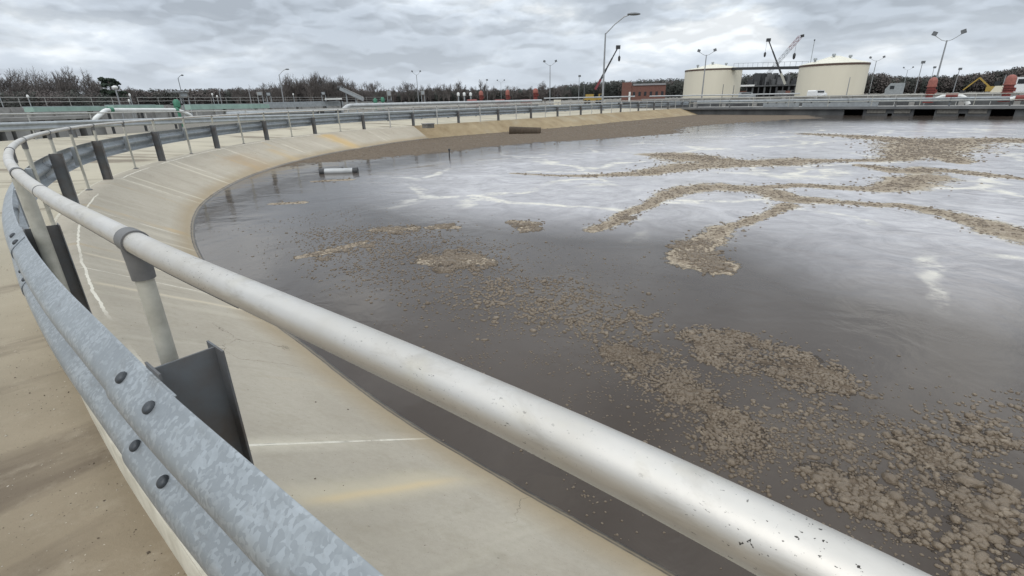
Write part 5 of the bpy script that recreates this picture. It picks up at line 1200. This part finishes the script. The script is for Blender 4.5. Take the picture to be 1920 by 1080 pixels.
def mxc(f, a, b, mode='MIX'):
    x = N.new('ShaderNodeMix'); x.data_type = 'RGBA'; x.blend_type = mode
    for sock, v in ((x.inputs[0], f), (x.inputs[6], a), (x.inputs[7], b)):
        if hasattr(v, 'links'): L.new(v, sock)
        elif isinstance(v, (int, float)): sock.default_value = v
        else: sock.default_value = (*v, 1)
    return x.outputs[2]
zc = mth('MAXIMUM', sp.outputs[2], 0.)
cb = N.new('ShaderNodeCombineXYZ'); L.new(sp.outputs[0], cb.inputs[0]); L.new(sp.outputs[1], cb.inputs[1]); L.new(mth('MULTIPLY', mth('POWER', zc, .85), 2.2), cb.inputs[2])
def nz(scale, detail, rough, dist=0., loc=(0, 0, 0)):
    mp = N.new('ShaderNodeMapping'); mp.inputs['Location'].default_value = loc; L.new(cb.outputs[0], mp.inputs[0])
    x = N.new('ShaderNodeTexNoise'); x.inputs['Scale'].default_value = scale; x.inputs['Detail'].default_value = detail; x.inputs['Roughness'].default_value = rough; x.inputs['Distortion'].default_value = dist
    L.new(mp.outputs[0], x.inputs['Vector']); return x.outputs[0]
CL = (3.1, 1.7, 0)
big = nz(3.0, 6, .5, 0., CL)
def puffy(o):      # cumulus lumps: soft cells with rounded, crisp tops
    tot = None
    for sc_, w_, loc in ((5.0, .66, (5, 8, 1)), (12.5, .24, (1, 6, 4)), (29., .10, (2, 3, 7))):
        mp = N.new('ShaderNodeMapping'); mp.inputs['Location'].default_value = (loc[0], loc[1], loc[2]+o); L.new(wv, mp.inputs[0])
        vo = N.new('ShaderNodeTexVoronoi'); vo.feature = 'SMOOTH_F1' if sc_ < 8 else 'F1'; vo.inputs['Scale'].default_value = sc_; L.new(mp.outputs[0], vo.inputs['Vector'])
        q = mth('MULTIPLY', mth('SUBTRACT', 1., vo.outputs['Distance']), w_); tot = q if tot is None else mth('ADD', tot, q)
    return tot
wn = N.new('ShaderNodeTexNoise'); wn.inputs['Scale'].default_value = 9.; wn.inputs['Detail'].default_value = 5; L.new(cb.outputs[0], wn.inputs['Vector'])
ws_ = N.new('ShaderNodeVectorMath'); ws_.operation = 'SCALE'; ws_.inputs['Scale'].default_value = .10; L.new(wn.outputs['Color'], ws_.inputs[0])
wa = N.new('ShaderNodeVectorMath'); wa.operation = 'ADD'; L.new(cb.outputs[0], wa.inputs[0]); L.new(ws_.outputs[0], wa.inputs[1]); wv = wa.outputs[0]
p0 = puffy(0.); p1 = puffy(.022)
fine = nz(26, 6, .6, .3, (9, 4, 2))
d = mth('ADD', mth('ADD', mth('MULTIPLY', big, 1.0), mth('MULTIPLY', p0, .36)), mth('MULTIPLY', mth('SUBTRACT', fine, .5), .10))
edge = mth('MULTIPLY', mth('SUBTRACT', p0, p1), 1.)
body = rmp(d, [(.585, (.92, .96, 1.0)), (.635, (.70, .76, .83)), (.69, (.56, .62, .70)), (.80, (.46, .515, .59))])
lit = rmp(mth('ADD', edge, .5), [(.45, .84), (.5, 1.), (.55, 1.13)])
cloud = mxc(1., body, lit, 'MULTIPLY')
hz = rmp(sp.outputs[2], [(.0, .85), (.05, .35), (.13, 0.)])
cloud = mxc(hz, cloud, (.72, .79, .87))
grad = rmp(mth('MAXIMUM', sp.outputs[2], 0.), [(0., (.42, .42, .42)), (.22, (.50, .498, .49)), (1., (1., .965, .91))])    # overcast skies are brighter overhead
cloud = mxc(1., cloud, grad, 'MULTIPLY')
SKYK = 24.3
sc = N.new('ShaderNodeVectorMath'); sc.operation = 'SCALE'; L.new(cloud, sc.inputs[0]); sc.inputs['Scale'].default_value = SKYK
col = mxc(.93, sky.outputs[0], sc.outputs[0])
L.new(col, bg.inputs[0]); bg.inputs[1].default_value = .1
sl_ = bpy.data.lights.new('sun', 'SUN'); so = bpy.data.objects.new('sun', sl_); COL.objects.link(so)
sl_.energy = .9; sl_.angle = R(30); sl_.color = (1., .97, .92)
dv = Vector((math.sin(SUN_AZ)*math.cos(SUN_EL), math.cos(SUN_AZ)*math.cos(SUN_EL), math.sin(SUN_EL)))
so.rotation_euler = dv.to_track_quat('Z', 'Y').to_euler(); so.location = (0, 0, 30)
S.view_settings.view_transform = 'Standard'; S.view_settings.look = 'None'; S.view_settings.exposure = 0; S.view_settings.gamma = 1
S.view_settings.use_curve_mapping = False
S.cycles.use_denoising = True
S.cycles.max_bounces = 6
